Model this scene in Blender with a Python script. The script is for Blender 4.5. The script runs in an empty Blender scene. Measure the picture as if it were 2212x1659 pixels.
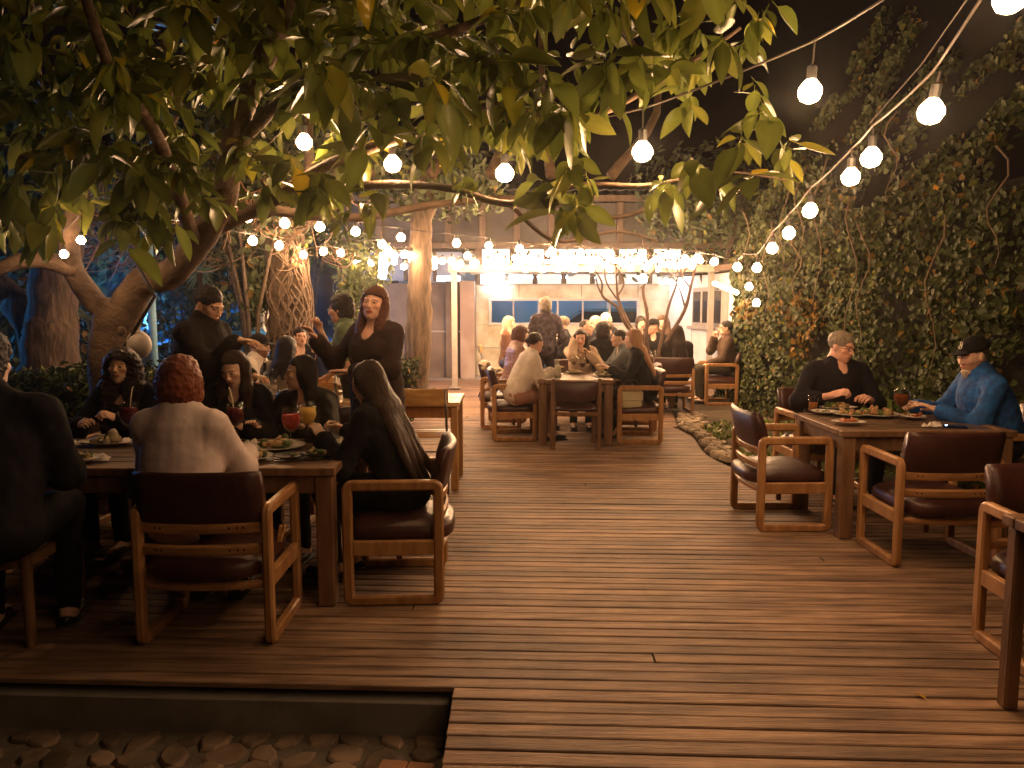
import bpy, math, random
import numpy as np
from mathutils import Vector, Matrix, noise as mnoise
random.seed(7)
rng = np.random.default_rng(11)
S = bpy.context.scene
COL = S.collection
R = math.radians

# ------------------------------------------------------------------ camera
CAM_H = 1.53; PITCH = R(5.9); FPX = 1640.0      # focal length in units of a 2212 px wide picture
cam_d = bpy.data.cameras.new('camera')
cam = bpy.data.objects.new('camera', cam_d); COL.objects.link(cam)
cam.location = (0, 0, CAM_H)
cam.rotation_euler = (R(90) - PITCH, 0, 0)
cam_d.sensor_width = 36; cam_d.lens = 36 * FPX / 2212
cam_d.clip_start = 0.05; cam_d.clip_end = 400
S.camera = cam

# ------------------------------------------------------------------ night sky, moon-faint sun, exposure
w = bpy.data.worlds.new('World'); S.world = w; w.use_nodes = True
nt = w.node_tree; nt.nodes.clear()
wo = nt.nodes.new('ShaderNodeOutputWorld'); bg = nt.nodes.new('ShaderNodeBackground')
sky = nt.nodes.new('ShaderNodeTexSky'); sky.sky_type = 'NISHITA'; sky.sun_disc = False
sky.sun_elevation = R(-3); sky.sun_rotation = R(200)
bg.inputs['Strength'].default_value = 0.004
bg2 = nt.nodes.new('ShaderNodeBackground'); bg2.inputs['Color'].default_value = (0.95, 0.42, 0.42, 1)
bg2.inputs['Strength'].default_value = 0.0028
ad = nt.nodes.new('ShaderNodeAddShader')
nt.links.new(sky.outputs[0], bg.inputs['Color']); nt.links.new(bg.outputs[0], ad.inputs[0])
nt.links.new(bg2.outputs[0], ad.inputs[1]); nt.links.new(ad.outputs[0], wo.inputs['Surface'])
S.view_settings.view_transform = 'Standard'; S.view_settings.look = 'None'
S.view_settings.gamma = 1; S.view_settings.use_curve_mapping = False
S.view_settings.exposure = 0.0
S.render.engine = 'CYCLES'
S.cycles.use_denoising = True
S.cycles.max_bounces = 6; S.cycles.diffuse_bounces = 3; S.cycles.glossy_bounces = 3
S.cycles.transmission_bounces = 6; S.cycles.transparent_max_bounces = 24
S.cycles.sample_clamp_indirect = 3.0; S.cycles.use_light_tree = True
S.cycles.caustics_reflective = False; S.cycles.caustics_refractive = False
BULB_E = 225.0

# ------------------------------------------------------------------ picture -> place
def px(u, v, Y):
    """point at ground distance Y seen at (u, v)"""
    x = (u - 1106) / FPX; y = -(v - 829.5) / FPX
    d = Vector((x, math.cos(PITCH) + y * math.sin(PITCH), -math.sin(PITCH) + y * math.cos(PITCH)))
    return Vector((0, 0, CAM_H)) + d * (Y / d.y)
def gp(u, v, z=0.0):
    x = (u - 1106) / FPX; y = -(v - 829.5) / FPX
    d = Vector((x, math.cos(PITCH) + y * math.sin(PITCH), -math.sin(PITCH) + y * math.cos(PITCH)))
    return Vector((0, 0, CAM_H)) + d * ((z - CAM_H) / d.z)

# ------------------------------------------------------------------ materials
MATS = {}
def M(name, col, col2=None, scale=8.0, rough=0.6, bump=0.0, bscale=None, stretch=(1, 1, 1), metal=0.0,
      spec=0.5, coord='Object', attr=None, rand=0.0, trans=0.0, ior=1.45, emit=None, estr=0.0, sheen=0.0, detail=4, coat=0.0, alpha=1.0, sss=0.0, rvar=0.0, ramp=(0.35, 0.65), transl=0.0, patch=0.0):
    if name in MATS: return MATS[name]
    m = bpy.data.materials.new(name); MATS[name] = m; m.use_nodes = True
    n = m.node_tree.nodes; l = m.node_tree.links; b = n['Principled BSDF']
    b.inputs['Roughness'].default_value = rough; b.inputs['Metallic'].default_value = metal
    b.inputs['Specular IOR Level'].default_value = spec; b.inputs['IOR'].default_value = ior
    if trans: b.inputs['Transmission Weight'].default_value = trans
    if sheen: b.inputs['Sheen Weight'].default_value = sheen
    if coat: b.inputs['Coat Weight'].default_value = coat; b.inputs['Coat Roughness'].default_value = 0.15
    if sss:
        b.inputs['Subsurface Weight'].default_value = sss
        b.inputs['Subsurface Radius'].default_value = (0.02, 0.008, 0.004); b.inputs['Subsurface Scale'].default_value = 0.6
    if alpha < 1: b.inputs['Alpha'].default_value = alpha
    if emit:
        b.inputs['Emission Color'].default_value = (*emit, 1); b.inputs['Emission Strength'].default_value = estr
    if coord == 'World':
        vec = n.new('ShaderNodeNewGeometry').outputs['Position']
    else:
        vec = n.new('ShaderNodeTexCoord').outputs[coord]
    mp = n.new('ShaderNodeMapping'); mp.inputs['Scale'].default_value = stretch
    l.new(vec, mp.inputs['Vector'])
    cur = None
    if col2 is not None:
        t = n.new('ShaderNodeTexNoise'); t.inputs['Scale'].default_value = scale; t.inputs['Detail'].default_value = detail
        l.new(mp.outputs[0], t.inputs['Vector'])
        rp = n.new('ShaderNodeValToRGB'); rp.color_ramp.elements[0].position = ramp[0]; rp.color_ramp.elements[1].position = ramp[1]
        rp.color_ramp.elements[0].color = (*col, 1); rp.color_ramp.elements[1].color = (*col2, 1)
        l.new(t.outputs[0], rp.inputs[0]); cur = rp.outputs[0]
        if rvar:
            mr = n.new('ShaderNodeMapRange'); mr.inputs[3].default_value = rough - rvar; mr.inputs[4].default_value = rough + rvar
            l.new(t.outputs[0], mr.inputs[0]); l.new(mr.outputs[0], b.inputs['Roughness'])
    if patch and cur:
        t3 = n.new('ShaderNodeTexNoise'); t3.inputs['Scale'].default_value = 1.7; t3.inputs['Detail'].default_value = 7; t3.inputs['Roughness'].default_value = .7
        l.new(vec, t3.inputs['Vector']); mr = n.new('ShaderNodeMapRange'); mr.inputs[1].default_value = .35; mr.inputs[2].default_value = .68; mr.inputs[3].default_value = 1 - patch; mr.inputs[4].default_value = 1 + patch * .45
        l.new(t3.outputs[0], mr.inputs[0]); mx = n.new('ShaderNodeMix'); mx.data_type = 'RGBA'; mx.blend_type = 'MULTIPLY'; mx.inputs[0].default_value = 1
        l.new(cur, mx.inputs[6]); l.new(mr.outputs[0], mx.inputs[7]); cur = mx.outputs[2]
    if attr:
        a = n.new('ShaderNodeAttribute'); a.attribute_name = attr
        mx = n.new('ShaderNodeMix'); mx.data_type = 'RGBA'; mx.blend_type = 'MULTIPLY'; mx.inputs[0].default_value = 1
        if cur: l.new(cur, mx.inputs[6])
        else: mx.inputs[6].default_value = (*col, 1)
        l.new(a.outputs['Color'], mx.inputs[7]); cur = mx.outputs[2]
    if rand:
        oi = n.new('ShaderNodeObjectInfo'); mr = n.new('ShaderNodeMapRange')
        mr.inputs[3].default_value = 1 - rand; mr.inputs[4].default_value = 1 + rand
        l.new(oi.outputs['Random'], mr.inputs[0])
        mx = n.new('ShaderNodeMix'); mx.data_type = 'RGBA'; mx.blend_type = 'MULTIPLY'; mx.inputs[0].default_value = 1
        if cur: l.new(cur, mx.inputs[6])
        else: mx.inputs[6].default_value = (*col, 1)
        l.new(mr.outputs[0], mx.inputs[7]); cur = mx.outputs[2]
    if cur: l.new(cur, b.inputs['Base Color'])
    else: b.inputs['Base Color'].default_value = (*col, 1)
    if transl:
        tl = n.new('ShaderNodeBsdfTranslucent'); ms = n.new('ShaderNodeMixShader'); ms.inputs[0].default_value = transl
        if cur: l.new(cur, tl.inputs['Color'])
        else: tl.inputs['Color'].default_value = (*col, 1)
        l.new(b.outputs[0], ms.inputs[1]); l.new(tl.outputs[0], ms.inputs[2]); l.new(ms.outputs[0], n['Material Output'].inputs['Surface'])
    if bump:
        t2 = n.new('ShaderNodeTexNoise'); t2.inputs['Scale'].default_value = bscale or scale * 3; t2.inputs['Detail'].default_value = 5
        l.new(mp.outputs[0], t2.inputs['Vector'])
        bp = n.new('ShaderNodeBump'); bp.inputs['Strength'].default_value = bump; bp.inputs['Distance'].default_value = 0.01
        l.new(t2.outputs[0], bp.inputs['Height']); l.new(bp.outputs[0], b.inputs['Normal'])
    return m

def wood(name, a, b_, rough=0.5, rand=0.12, stretch=(1, 12, 12), scale=3.0, bump=0.25, coat=0.0, coord='Object', patch=0.0):
    return M(name, a, b_, patch=patch, scale=scale, rough=rough, bump=bump, bscale=scale * 5, stretch=stretch, rand=rand, coat=coat, coord=coord, rvar=0.1)

# ------------------------------------------------------------------ geometry collector
class MB:
    def __init__(s): s.v = []; s.f = []; s.mi = []; s.cur = 0
    def add(s, vs, fs):
        o = len(s.v); s.v.extend([tuple(p) for p in vs]); s.f.extend([tuple(i + o for i in f) for f in fs]); s.mi.extend([s.cur] * len(fs)); return s
    def box(s, c, size, bev=0.004, rot=None):
        hx, hy, hz = size[0] / 2, size[1] / 2, size[2] / 2
        b = min(bev, hx * .8, hy * .8, hz * .8)
        m = rot if rot is not None else Matrix.Identity(3); c = Vector(c)
        if b <= 0:
            vs = [Vector((x * hx, y * hy, z * hz)) for x in (-1, 1) for y in (-1, 1) for z in (-1, 1)]
            fs = [(0, 1, 3, 2), (4, 6, 7, 5), (0, 4, 5, 1), (2, 3, 7, 6), (0, 2, 6, 4), (1, 5, 7, 3)]
            return s.add([m @ p + c for p in vs], fs)
        vs = []; id_ = {}
        for x in (-1, 1):
            for y in (-1, 1):
                for z in (-1, 1):
                    for a in range(3):
                        p = [x * (hx - b), y * (hy - b), z * (hz - b)]; p[a] += (x, y, z)[a] * b
                        id_[x, y, z, a] = len(vs); vs.append(m @ Vector(p) + c)
        fs = []
        for sg in (-1, 1):
            for a in range(3):
                q = []
                for (i, j) in ((-1, -1), (1, -1), (1, 1), (-1, 1)):
                    k = [0, 0, 0]; k[a] = sg; k[(a + 1) % 3] = i; k[(a + 2) % 3] = j; q.append(id_[k[0], k[1], k[2], a])
                fs.append(tuple(q if sg > 0 else q[::-1]))
        for a in range(3):
            for i in (-1, 1):
                for j in (-1, 1):
                    b1, b2 = (a + 1) % 3, (a + 2) % 3
                    def kk(t, ax):
                        k = [0, 0, 0]; k[a] = t; k[b1] = i; k[b2] = j; return id_[k[0], k[1], k[2], ax]
                    q = (kk(-1, b1), kk(1, b1), kk(1, b2), kk(-1, b2)); fs.append(q if i * j < 0 else q[::-1])
        for x in (-1, 1):
            for y in (-1, 1):
                for z in (-1, 1):
                    q = tuple(id_[x, y, z, a] for a in range(3)); fs.append(q if x * y * z > 0 else q[::-1])
        return s.add(vs, fs)
    def lathe(s, prof, c=(0, 0, 0), seg=20, rot=None, cap=True):
        c = Vector(c); m = rot if rot is not None else Matrix.Identity(3); vs = []; fs = []; n = len(prof)
        for (r, z) in prof:
            for k in range(seg):
                a = 2 * math.pi * k / seg; vs.append(m @ Vector((r * math.cos(a), r * math.sin(a), z)) + c)
        for i in range(n - 1):
            for k in range(seg):
                k2 = (k + 1) % seg; fs.append((i * seg + k, i * seg + k2, (i + 1) * seg + k2, (i + 1) * seg + k))
        if cap:
            fs.append(tuple(reversed(range(seg)))); fs.append(tuple((n - 1) * seg + k for k in range(seg)))
        return s.add(vs, fs)
    def tube(s, pts, rad, seg=8, cap=True, flat=None, wob=0.0):
        pts = [Vector(p) for p in pts]; n = len(pts)
        if not hasattr(rad, '__len__'): rad = [rad] * n
        vs = []; fs = []; up = None
        for i, p in enumerate(pts):
            t = (pts[min(i + 1, n - 1)] - pts[max(i - 1, 0)])
            t = t.normalized() if t.length > 1e-9 else Vector((0, 0, 1))
            if up is None: up = Vector((0, 0, 1)) if abs(t.z) < 0.9 else Vector((1, 0, 0))
            a = t.cross(up)
            if a.length < 1e-6: a = t.cross(Vector((1, 0.3, 0)))
            a.normalize(); b = a.cross(t).normalized(); up = b
            for k in range(seg):
                th = 2 * math.pi * k / seg; r = rad[i] * (1 + (random.uniform(-wob, wob) if wob else 0))
                vs.append(p + (a * math.cos(th) + b * math.sin(th) * (flat or 1)) * r)
        for i in range(n - 1):
            for k in range(seg):
                k2 = (k + 1) % seg; fs.append((i * seg + k, (i + 1) * seg + k, (i + 1) * seg + k2, i * seg + k2))
        if cap:
            fs.append(tuple(range(seg))); fs.append(tuple((n - 1) * seg + k for k in reversed(range(seg))))
        return s.add(vs, fs)
    def loop_sweep(s, path, w, h, nrm):
        """closed path of points in a plane; rectangular section w (across the plane, along nrm) x h (in plane)"""
        n = len(path); path = [Vector(p) for p in path]; nrm = Vector(nrm); vs = []; fs = []; ch = min(w, h) * 0.22
        for i, p in enumerate(path):
            t = (path[(i + 1) % n] - path[i - 1]).normalized(); o = t.cross(nrm).normalized()
            t1 = (path[(i + 1) % n] - p).normalized(); t0 = (p - path[i - 1]).normalized()
            sc = 1 / max(0.5, math.cos(t0.angle(t1, 0) / 2))
            for (a, b) in ((-w / 2, -h / 2 + ch), (-w / 2, h / 2 - ch), (-w / 2 + ch, h / 2), (w / 2 - ch, h / 2), (w / 2, h / 2 - ch), (w / 2, -h / 2 + ch), (w / 2 - ch, -h / 2), (-w / 2 + ch, -h / 2)):
                vs.append(p + nrm * a + o * b * sc)
        for i in range(n):
            j = (i + 1) % n
            for k in range(8):
                k2 = (k + 1) % 8; fs.append((i * 8 + k, j * 8 + k, j * 8 + k2, i * 8 + k2))
        return s.add(vs, fs)
    def ell(s, c, r, seg=12, rings=8, rot=None, jit=0.0):
        c = Vector(c); m = rot if rot is not None else Matrix.Identity(3); vs = []; fs = []
        for i in range(1, rings):
            ph = math.pi * i / rings
            for k in range(seg):
                th = 2 * math.pi * k / seg; j = 1 + random.uniform(-jit, jit)
                vs.append(m @ Vector((r[0] * math.sin(ph) * math.cos(th) * j, r[1] * math.sin(ph) * math.sin(th) * j, r[2] * math.cos(ph) * j)) + c)
        top = len(vs); vs.append(m @ Vector((0, 0, r[2])) + c); bot = len(vs); vs.append(m @ Vector((0, 0, -r[2])) + c)
        for i in range(rings - 2):
            for k in range(seg):
                k2 = (k + 1) % seg; fs.append((i * seg + k, (i + 1) * seg + k, (i + 1) * seg + k2, i * seg + k2))
        for k in range(seg):
            k2 = (k + 1) % seg; fs.append((top, k, k2)); fs.append((bot, (rings - 2) * seg + k2, (rings - 2) * seg + k))
        return s.add(vs, fs)
    def mesh(s, name, mat, smooth=False, angle=None):
        me = bpy.data.meshes.new(name); me.from_pydata(s.v, [], s.f)
        for mm in (mat if isinstance(mat, (list, tuple)) else ([mat] if mat else [])): me.materials.append(mm)
        if any(s.mi): me.polygons.foreach_set('material_index', s.mi)
        if smooth: me.shade_smooth()
        if angle:
            me.shade_smooth(); me.set_sharp_from_angle(angle=R(angle))
        me.update(); return me
    def build(s, name, mat, parent=None, smooth=False, angle=None, loc=None):
        return link(name, s.mesh(name, mat, smooth, angle), parent, loc)

def link(name, me, parent=None, loc=None):
    o = bpy.data.objects.new(name, me); COL.objects.link(o)
    if parent is not None: o.parent = parent
    if loc is not None: o.location = loc
    return o
def tag(o, label=None, cat=None, group=None, kind=None):
    if label: o['label'] = label
    if cat: o['category'] = cat
    if group: o['group'] = group
    if kind: o['kind'] = kind
    return o
def thing(name, label, cat, loc=(0, 0, 0), rz=0.0, group=None):
    o = bpy.data.objects.new(name, None); COL.objects.link(o); o.location = loc; o.rotation_euler = (0, 0, rz)
    o.empty_display_size = 0.1
    return tag(o, label, cat, group)
def copy_tree(o, parent=None):
    c = o.copy(); COL.objects.link(c); c.parent = parent
    for ch in o.children: copy_tree(ch, c)
    return c
def npmesh(name, V, Q, mat, smooth=True, tint=None, mats=None):
    """V (n,3) array, Q (m,k) index array"""
    me = bpy.data.meshes.new(name); k = Q.shape[1]; V = np.ascontiguousarray(V, dtype=np.float32)
    me.vertices.add(len(V)); me.vertices.foreach_set('co', V.ravel())
    me.loops.add(Q.size); me.loops.foreach_set('vertex_index', np.ascontiguousarray(Q, dtype=np.int32).ravel())
    me.polygons.add(len(Q)); me.polygons.foreach_set('loop_start', np.arange(0, Q.size, k, dtype=np.int32))
    me.polygons.foreach_set('loop_total', np.full(len(Q), k, dtype=np.int32))
    me.update(calc_edges=True)
    if smooth: me.polygons.foreach_set('use_smooth', np.ones(len(Q), dtype=bool))
    if tint is not None:
        a = me.color_attributes.new('tint', 'FLOAT_COLOR', 'POINT')
        c = np.ones((len(V), 4), dtype=np.float32); c[:, :3] = tint; a.data.foreach_set('color', c.ravel())
    me.materials.append(mat); me.validate(); return me
def rot2(a): return Matrix.Rotation(a, 3, 'Z')
# ------------------------------------------------------------------ implicit-surface modelling for people
def grid(lo, hi, h):
    ax = [np.arange(lo[i], hi[i] + h, h, dtype=np.float32) for i in range(3)]
    X, Y, Z = np.meshgrid(*ax, indexing='ij'); return np.stack([X, Y, Z], -1)
def nets(f, lo, h):
    ins = f < 0
    nx, ny, nz = f.shape
    c = np.zeros((nx - 1, ny - 1, nz - 1), np.int8)
    offs = [(i, j, k) for i in (0, 1) for j in (0, 1) for k in (0, 1)]
    for (i, j, k) in offs: c += ins[i:nx - 1 + i, j:ny - 1 + j, k:nz - 1 + k]
    cells = np.argwhere((c > 0) & (c < 8)); n = len(cells)
    if n == 0: return np.zeros((0, 3)), np.zeros((0, 4), int)
    acc = np.zeros((n, 3), np.float32); cnt = np.zeros(n, np.float32)
    I, J, K = cells.T
    val = {o: f[I + o[0], J + o[1], K + o[2]] for o in offs}
    for a in offs:
        for ax in range(3):
            if a[ax] == 0:
                b = list(a); b[ax] = 1; b = tuple(b); va, vb = val[a], val[b]
                m = (va < 0) != (vb < 0)
                t = np.where(m, va / np.where(m, va - vb, 1), 0)
                p = np.zeros((n, 3), np.float32); p += np.array(a, np.float32); p[:, ax] += t
                acc[m] += p[m]; cnt[m] += 1
    V = cells + acc / cnt[:, None]; V = V * h + np.array(lo, np.float32)
    idx = -np.ones(c.shape, np.int64); idx[I, J, K] = np.arange(n)
    Q = []
    for ax in range(3):
        sl0 = [slice(1, -1)] * 3; sl1 = [slice(1, -1)] * 3
        sl0[ax] = slice(0, f.shape[ax] - 1); sl1[ax] = slice(1, f.shape[ax])
        a_ = ins[tuple(sl0)]; b_ = ins[tuple(sl1)]
        e = np.argwhere(a_ != b_)
        if len(e) == 0: continue
        flip = a_[tuple(e.T)]
        base = e.copy()
        for q in range(3):
            if q != ax: base[:, q] += 1
        u, v_ = (ax + 1) % 3, (ax + 2) % 3
        def g(du, dv):
            p = base.copy(); p[:, u] += du; p[:, v_] += dv; return idx[tuple(p.T)]
        q = np.stack([g(-1, -1), g(0, -1), g(0, 0), g(-1, 0)], 1)
        q[~flip] = q[~flip][:, ::-1]; Q.append(q)
    return V, np.concatenate(Q)
def cap(P, a, b, ra, rb):
    a = np.asarray(a, np.float32); ba = np.asarray(b, np.float32) - a; pa = P - a
    t = np.clip((pa @ ba) / max(1e-9, float(ba @ ba)), 0, 1)
    return np.linalg.norm(pa - t[..., None] * ba, axis=-1) - (ra + (rb - ra) * t)
def ell(P, c, r, Rm=None):
    q = P - np.asarray(c, np.float32)
    if Rm is not None: q = q @ np.asarray(Rm, np.float32)      # columns of Rm = local axes
    r = np.asarray(r, np.float32); k0 = np.linalg.norm(q / r, axis=-1); k1 = np.linalg.norm(q / (r * r), axis=-1)
    return k0 * (k0 - 1) / np.maximum(k1, 1e-6)
def smin(a, b, k):
    h = np.maximum(k - np.abs(a - b), 0) / k; return np.minimum(a, b) - h * h * k * .25
def smax(a, b, k): return -smin(-a, -b, k)
def union(P, prims, k, off=0.0):
    f = None
    for p in prims:
        d = cap(P, *p[1:]) if p[0] == 'c' else ell(P, *p[1:])
        f = d if f is None else smin(f, d, k)
    return f - off
def A(v): return np.array(v, np.float32)

def make_head(sex):
    m = sex == 'm'; lo = (-.1, -.13, -.18); h = .0042
    P = grid(lo, (.1, .13, .135), h)
    jw = .056 if m else .049
    f = ell(P, (0, -.018, .03), (.073, .094, .083))
    f = smin(f, ell(P, (0, .02, -.03), (.061 if m else .058, .068, .08)), .03)
    f = smin(f, ell(P, (0, .027, -.072), (jw, .047, .038)), .03)
    f = smin(f, ell(P, (0, .064, -.097), (.02 if m else .016, .016, .016)), .025)
    for sx in (-1, 1):
        f = smin(f, ell(P, (sx * .039, .058, -.018), (.022, .02, .018)), .02)
        f = smax(f, -ell(P, (sx * .031, .098, .004), (.019, .016, .0115)), .012)
        f = smin(f, ell(P, (sx * .0305, .0735, .003), (.0125, .0125, .0105)), .003)
        f = smin(f, ell(P, (sx * .010, .094, -.031), (.0075, .009, .0065)), .006)
        f = smin(f, ell(P, (sx * .074, -.008, -.008), (.008, .017, .029), np.array([[1, 0, 0], [0, .97, -.2], [0, .2, .97]])), .006)
        f = smin(f, cap(P, (sx * .012, .084, .021), (sx * .044, .071, .022), .0075 if m else .005, .005), .012)
    f = smin(f, cap(P, (0, .083, .012), (0, .1045, -.027), .006, .0095 if m else .0085), .012)
    f = smin(f, ell(P, (0, .0855, -.0545), (.021, .0095, .0055)), .006)
    f = smin(f, ell(P, (0, .0835, -.0645), (.018, .0095, .0065)), .006)
    f = smin(f, cap(P, (0, -.028, -.07), (0, -.045, -.175), .054 if m else .044, .057 if m else .046), .03)
    V, Q = nets(f, lo, h)
    # pigment: brows, lips, lashes, iris, stubble
    T = np.ones((len(V), 3), np.float32); x, y, z = np.abs(V[:, 0]), V[:, 1], V[:, 2]
    br = (x > .011) & (x < .05) & (y > .06) & (np.abs(z - (.0235 - np.maximum(0, x - .03) * .25)) < (.0052 if m else .0035)); T[br] = (.25, .2, .18)
    ey = (np.abs(x - .031) < .0140) & (y > .058) & (np.abs(z - .0045) < .0052)
    T[ey] = (.42, .27, .22)
    scl = (np.abs(x - .031) < .0105) & (y > .07) & (np.abs(z - .002) < .003); T[scl] = (.75, .85, .95)
    iris = (np.abs(x - .031) < .0055) & (y > .07) & (np.abs(z - .0025) < .0045); T[iris] = (.08, .06, .06)
    lip = (x < .023) & (y > .074) & (z > -.071) & (z < -.05); T[lip] = (.85, .62, .60) if m else (.74, .40, .40)
    ln = (x < .021) & (y > .074) & (np.abs(z + .0597) < .0022); T[ln] = (.4, .2, .19)
    ck = (np.abs(x - .04) < .018) & (y > .05) & (np.abs(z + .025) < .016); T[ck] *= (1.0, .88, .85)
    return V, Q, T
HEADS = {s: make_head(s) for s in 'mf'}

def make_hand(curl, spread=1.0):
    lo = (-.085, -.03, -.11); h = .0036
    P = grid(lo, (.075, .215, .035), h)
    f = ell(P, (0, .045, 0), (.037, .052, .0135))
    f = smin(f, ell(P, (-.02, .03, -.006), (.016, .03, .013)), .012)
    f = smin(f, cap(P, (0, -.025, 0), (0, .01, 0), .025, .026), .02)
    for i, (x, L) in enumerate(((-.0285, .068), (-.0095, .078), (.0095, .072), (.0275, .056))):
        p = np.array([x * .95, .083 - abs(x) * .25, 0.0]); sd = x * 1.6 * spread; ang = curl * (.45 + .06 * i)
        r = .0088 if i < 3 else .0078
        g = None
        for j, fr in enumerate((.46, .30, .24)):
            d = np.array([math.sin(sd), math.cos(ang), -math.sin(ang)]); d /= np.linalg.norm(d)
            q = p + d * L * fr * 1.06; c = cap(P, p, q, r, r * .93); g = c if g is None else smin(g, c, .004)
            p = q; r *= .93; ang += curl * (.75 if j == 0 else .6)
        f = smin(f, g, .0045)
    p0 = np.array([-.028, .015, -.008]); p1 = p0 + np.array([-.026, .034, -.012 - .012 * curl]); p2 = p1 + np.array([-.008 + .012 * curl, .03, -.010 - .012 * curl]); p3 = p2 + np.array([.004 + .012 * curl, .022, -.006 - .008 * curl])
    f = smin(f, cap(P, p0, p1, .0125, .0105), .01); f = smin(f, cap(P, p1, p2, .0102, .009), .004); f = smin(f, cap(P, p2, p3, .009, .0078), .004)
    V, Q = nets(f, lo, h)
    T = np.ones((len(V), 3), np.float32); return V, Q, T
HANDS = {'relaxed': make_hand(.45), 'grip': make_hand(1.25, .3), 'flat': make_hand(.12, 1.3)}

def basis(f, up):
    f = A(f); f = f / np.linalg.norm(f); up = A(up); r = np.cross(f, up); r = r / max(1e-6, np.linalg.norm(r)); u = np.cross(r, f)
    return r, f, u
def ik(S_, T_, l1, l2, pole):
    d = T_ - S_; L = float(np.linalg.norm(d)); Lc = min(L, (l1 + l2) * .995); dn = d / max(L, 1e-6); T2 = S_ + dn * Lc
    a = (l1 * l1 - l2 * l2 + Lc * Lc) / (2 * Lc); hh = math.sqrt(max(0, l1 * l1 - a * a))
    pole = A(pole); pole = pole - dn * float(pole @ dn); pole /= max(1e-6, np.linalg.norm(pole))
    return S_ + dn * a + pole * hh, T2
def wn(P, fr, seed):
    x, y, z = P[..., 0] * fr + seed, P[..., 1] * fr + seed * 1.7, P[..., 2] * fr - seed
    return (np.sin(x + 1.3 * np.sin(y * 1.1)) + np.sin(y * .9 + 1.7 * np.sin(z * .8)) + np.sin(z * 1.2 + 1.1 * np.sin(x * .7))) / 3

def skin_mat(c):
    return M('skin_%.2f_%.2f' % (c[0], c[1]), c, tuple(k * .88 for k in c), scale=25, rough=.5, attr='tint', sss=0.12, spec=.4, bump=.08, bscale=150)
def cloth_mat(c, kind='cotton', c2=None, scale=30):
    nm = '%s_%.2f_%.2f_%.2f' % (kind, *c)
    if kind == 'leather': return M(nm, c, tuple(k * 1.3 for k in c), scale=20, rough=.42, bump=.3, bscale=60)
    if kind == 'knit': return M(nm, c, c2 or tuple(k * .7 for k in c), scale=60, rough=.95, bump=.6, bscale=140, stretch=(1, 1, 2.5))
    if kind == 'puffer': return M(nm, c, tuple(k * .85 for k in c), scale=15, rough=.38, bump=.2, bscale=40)
    if kind == 'print': return M(nm, c, c2 or tuple(k * .3 for k in c), scale=22, rough=.85, bump=.3, bscale=40, ramp=(.40, .60), detail=6)
    return M(nm, c, tuple(k * .82 for k in c), scale=12, rough=.92, bump=.35, bscale=22, spec=.25)
def hair_mat(c):
    return M('hair_%.3f_%.3f_%.3f' % c, c, tuple(min(1, k * 1.5) for k in c), scale=10, rough=.42, bump=.8, bscale=55, stretch=(9, 9, .5), spec=.3)

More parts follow.
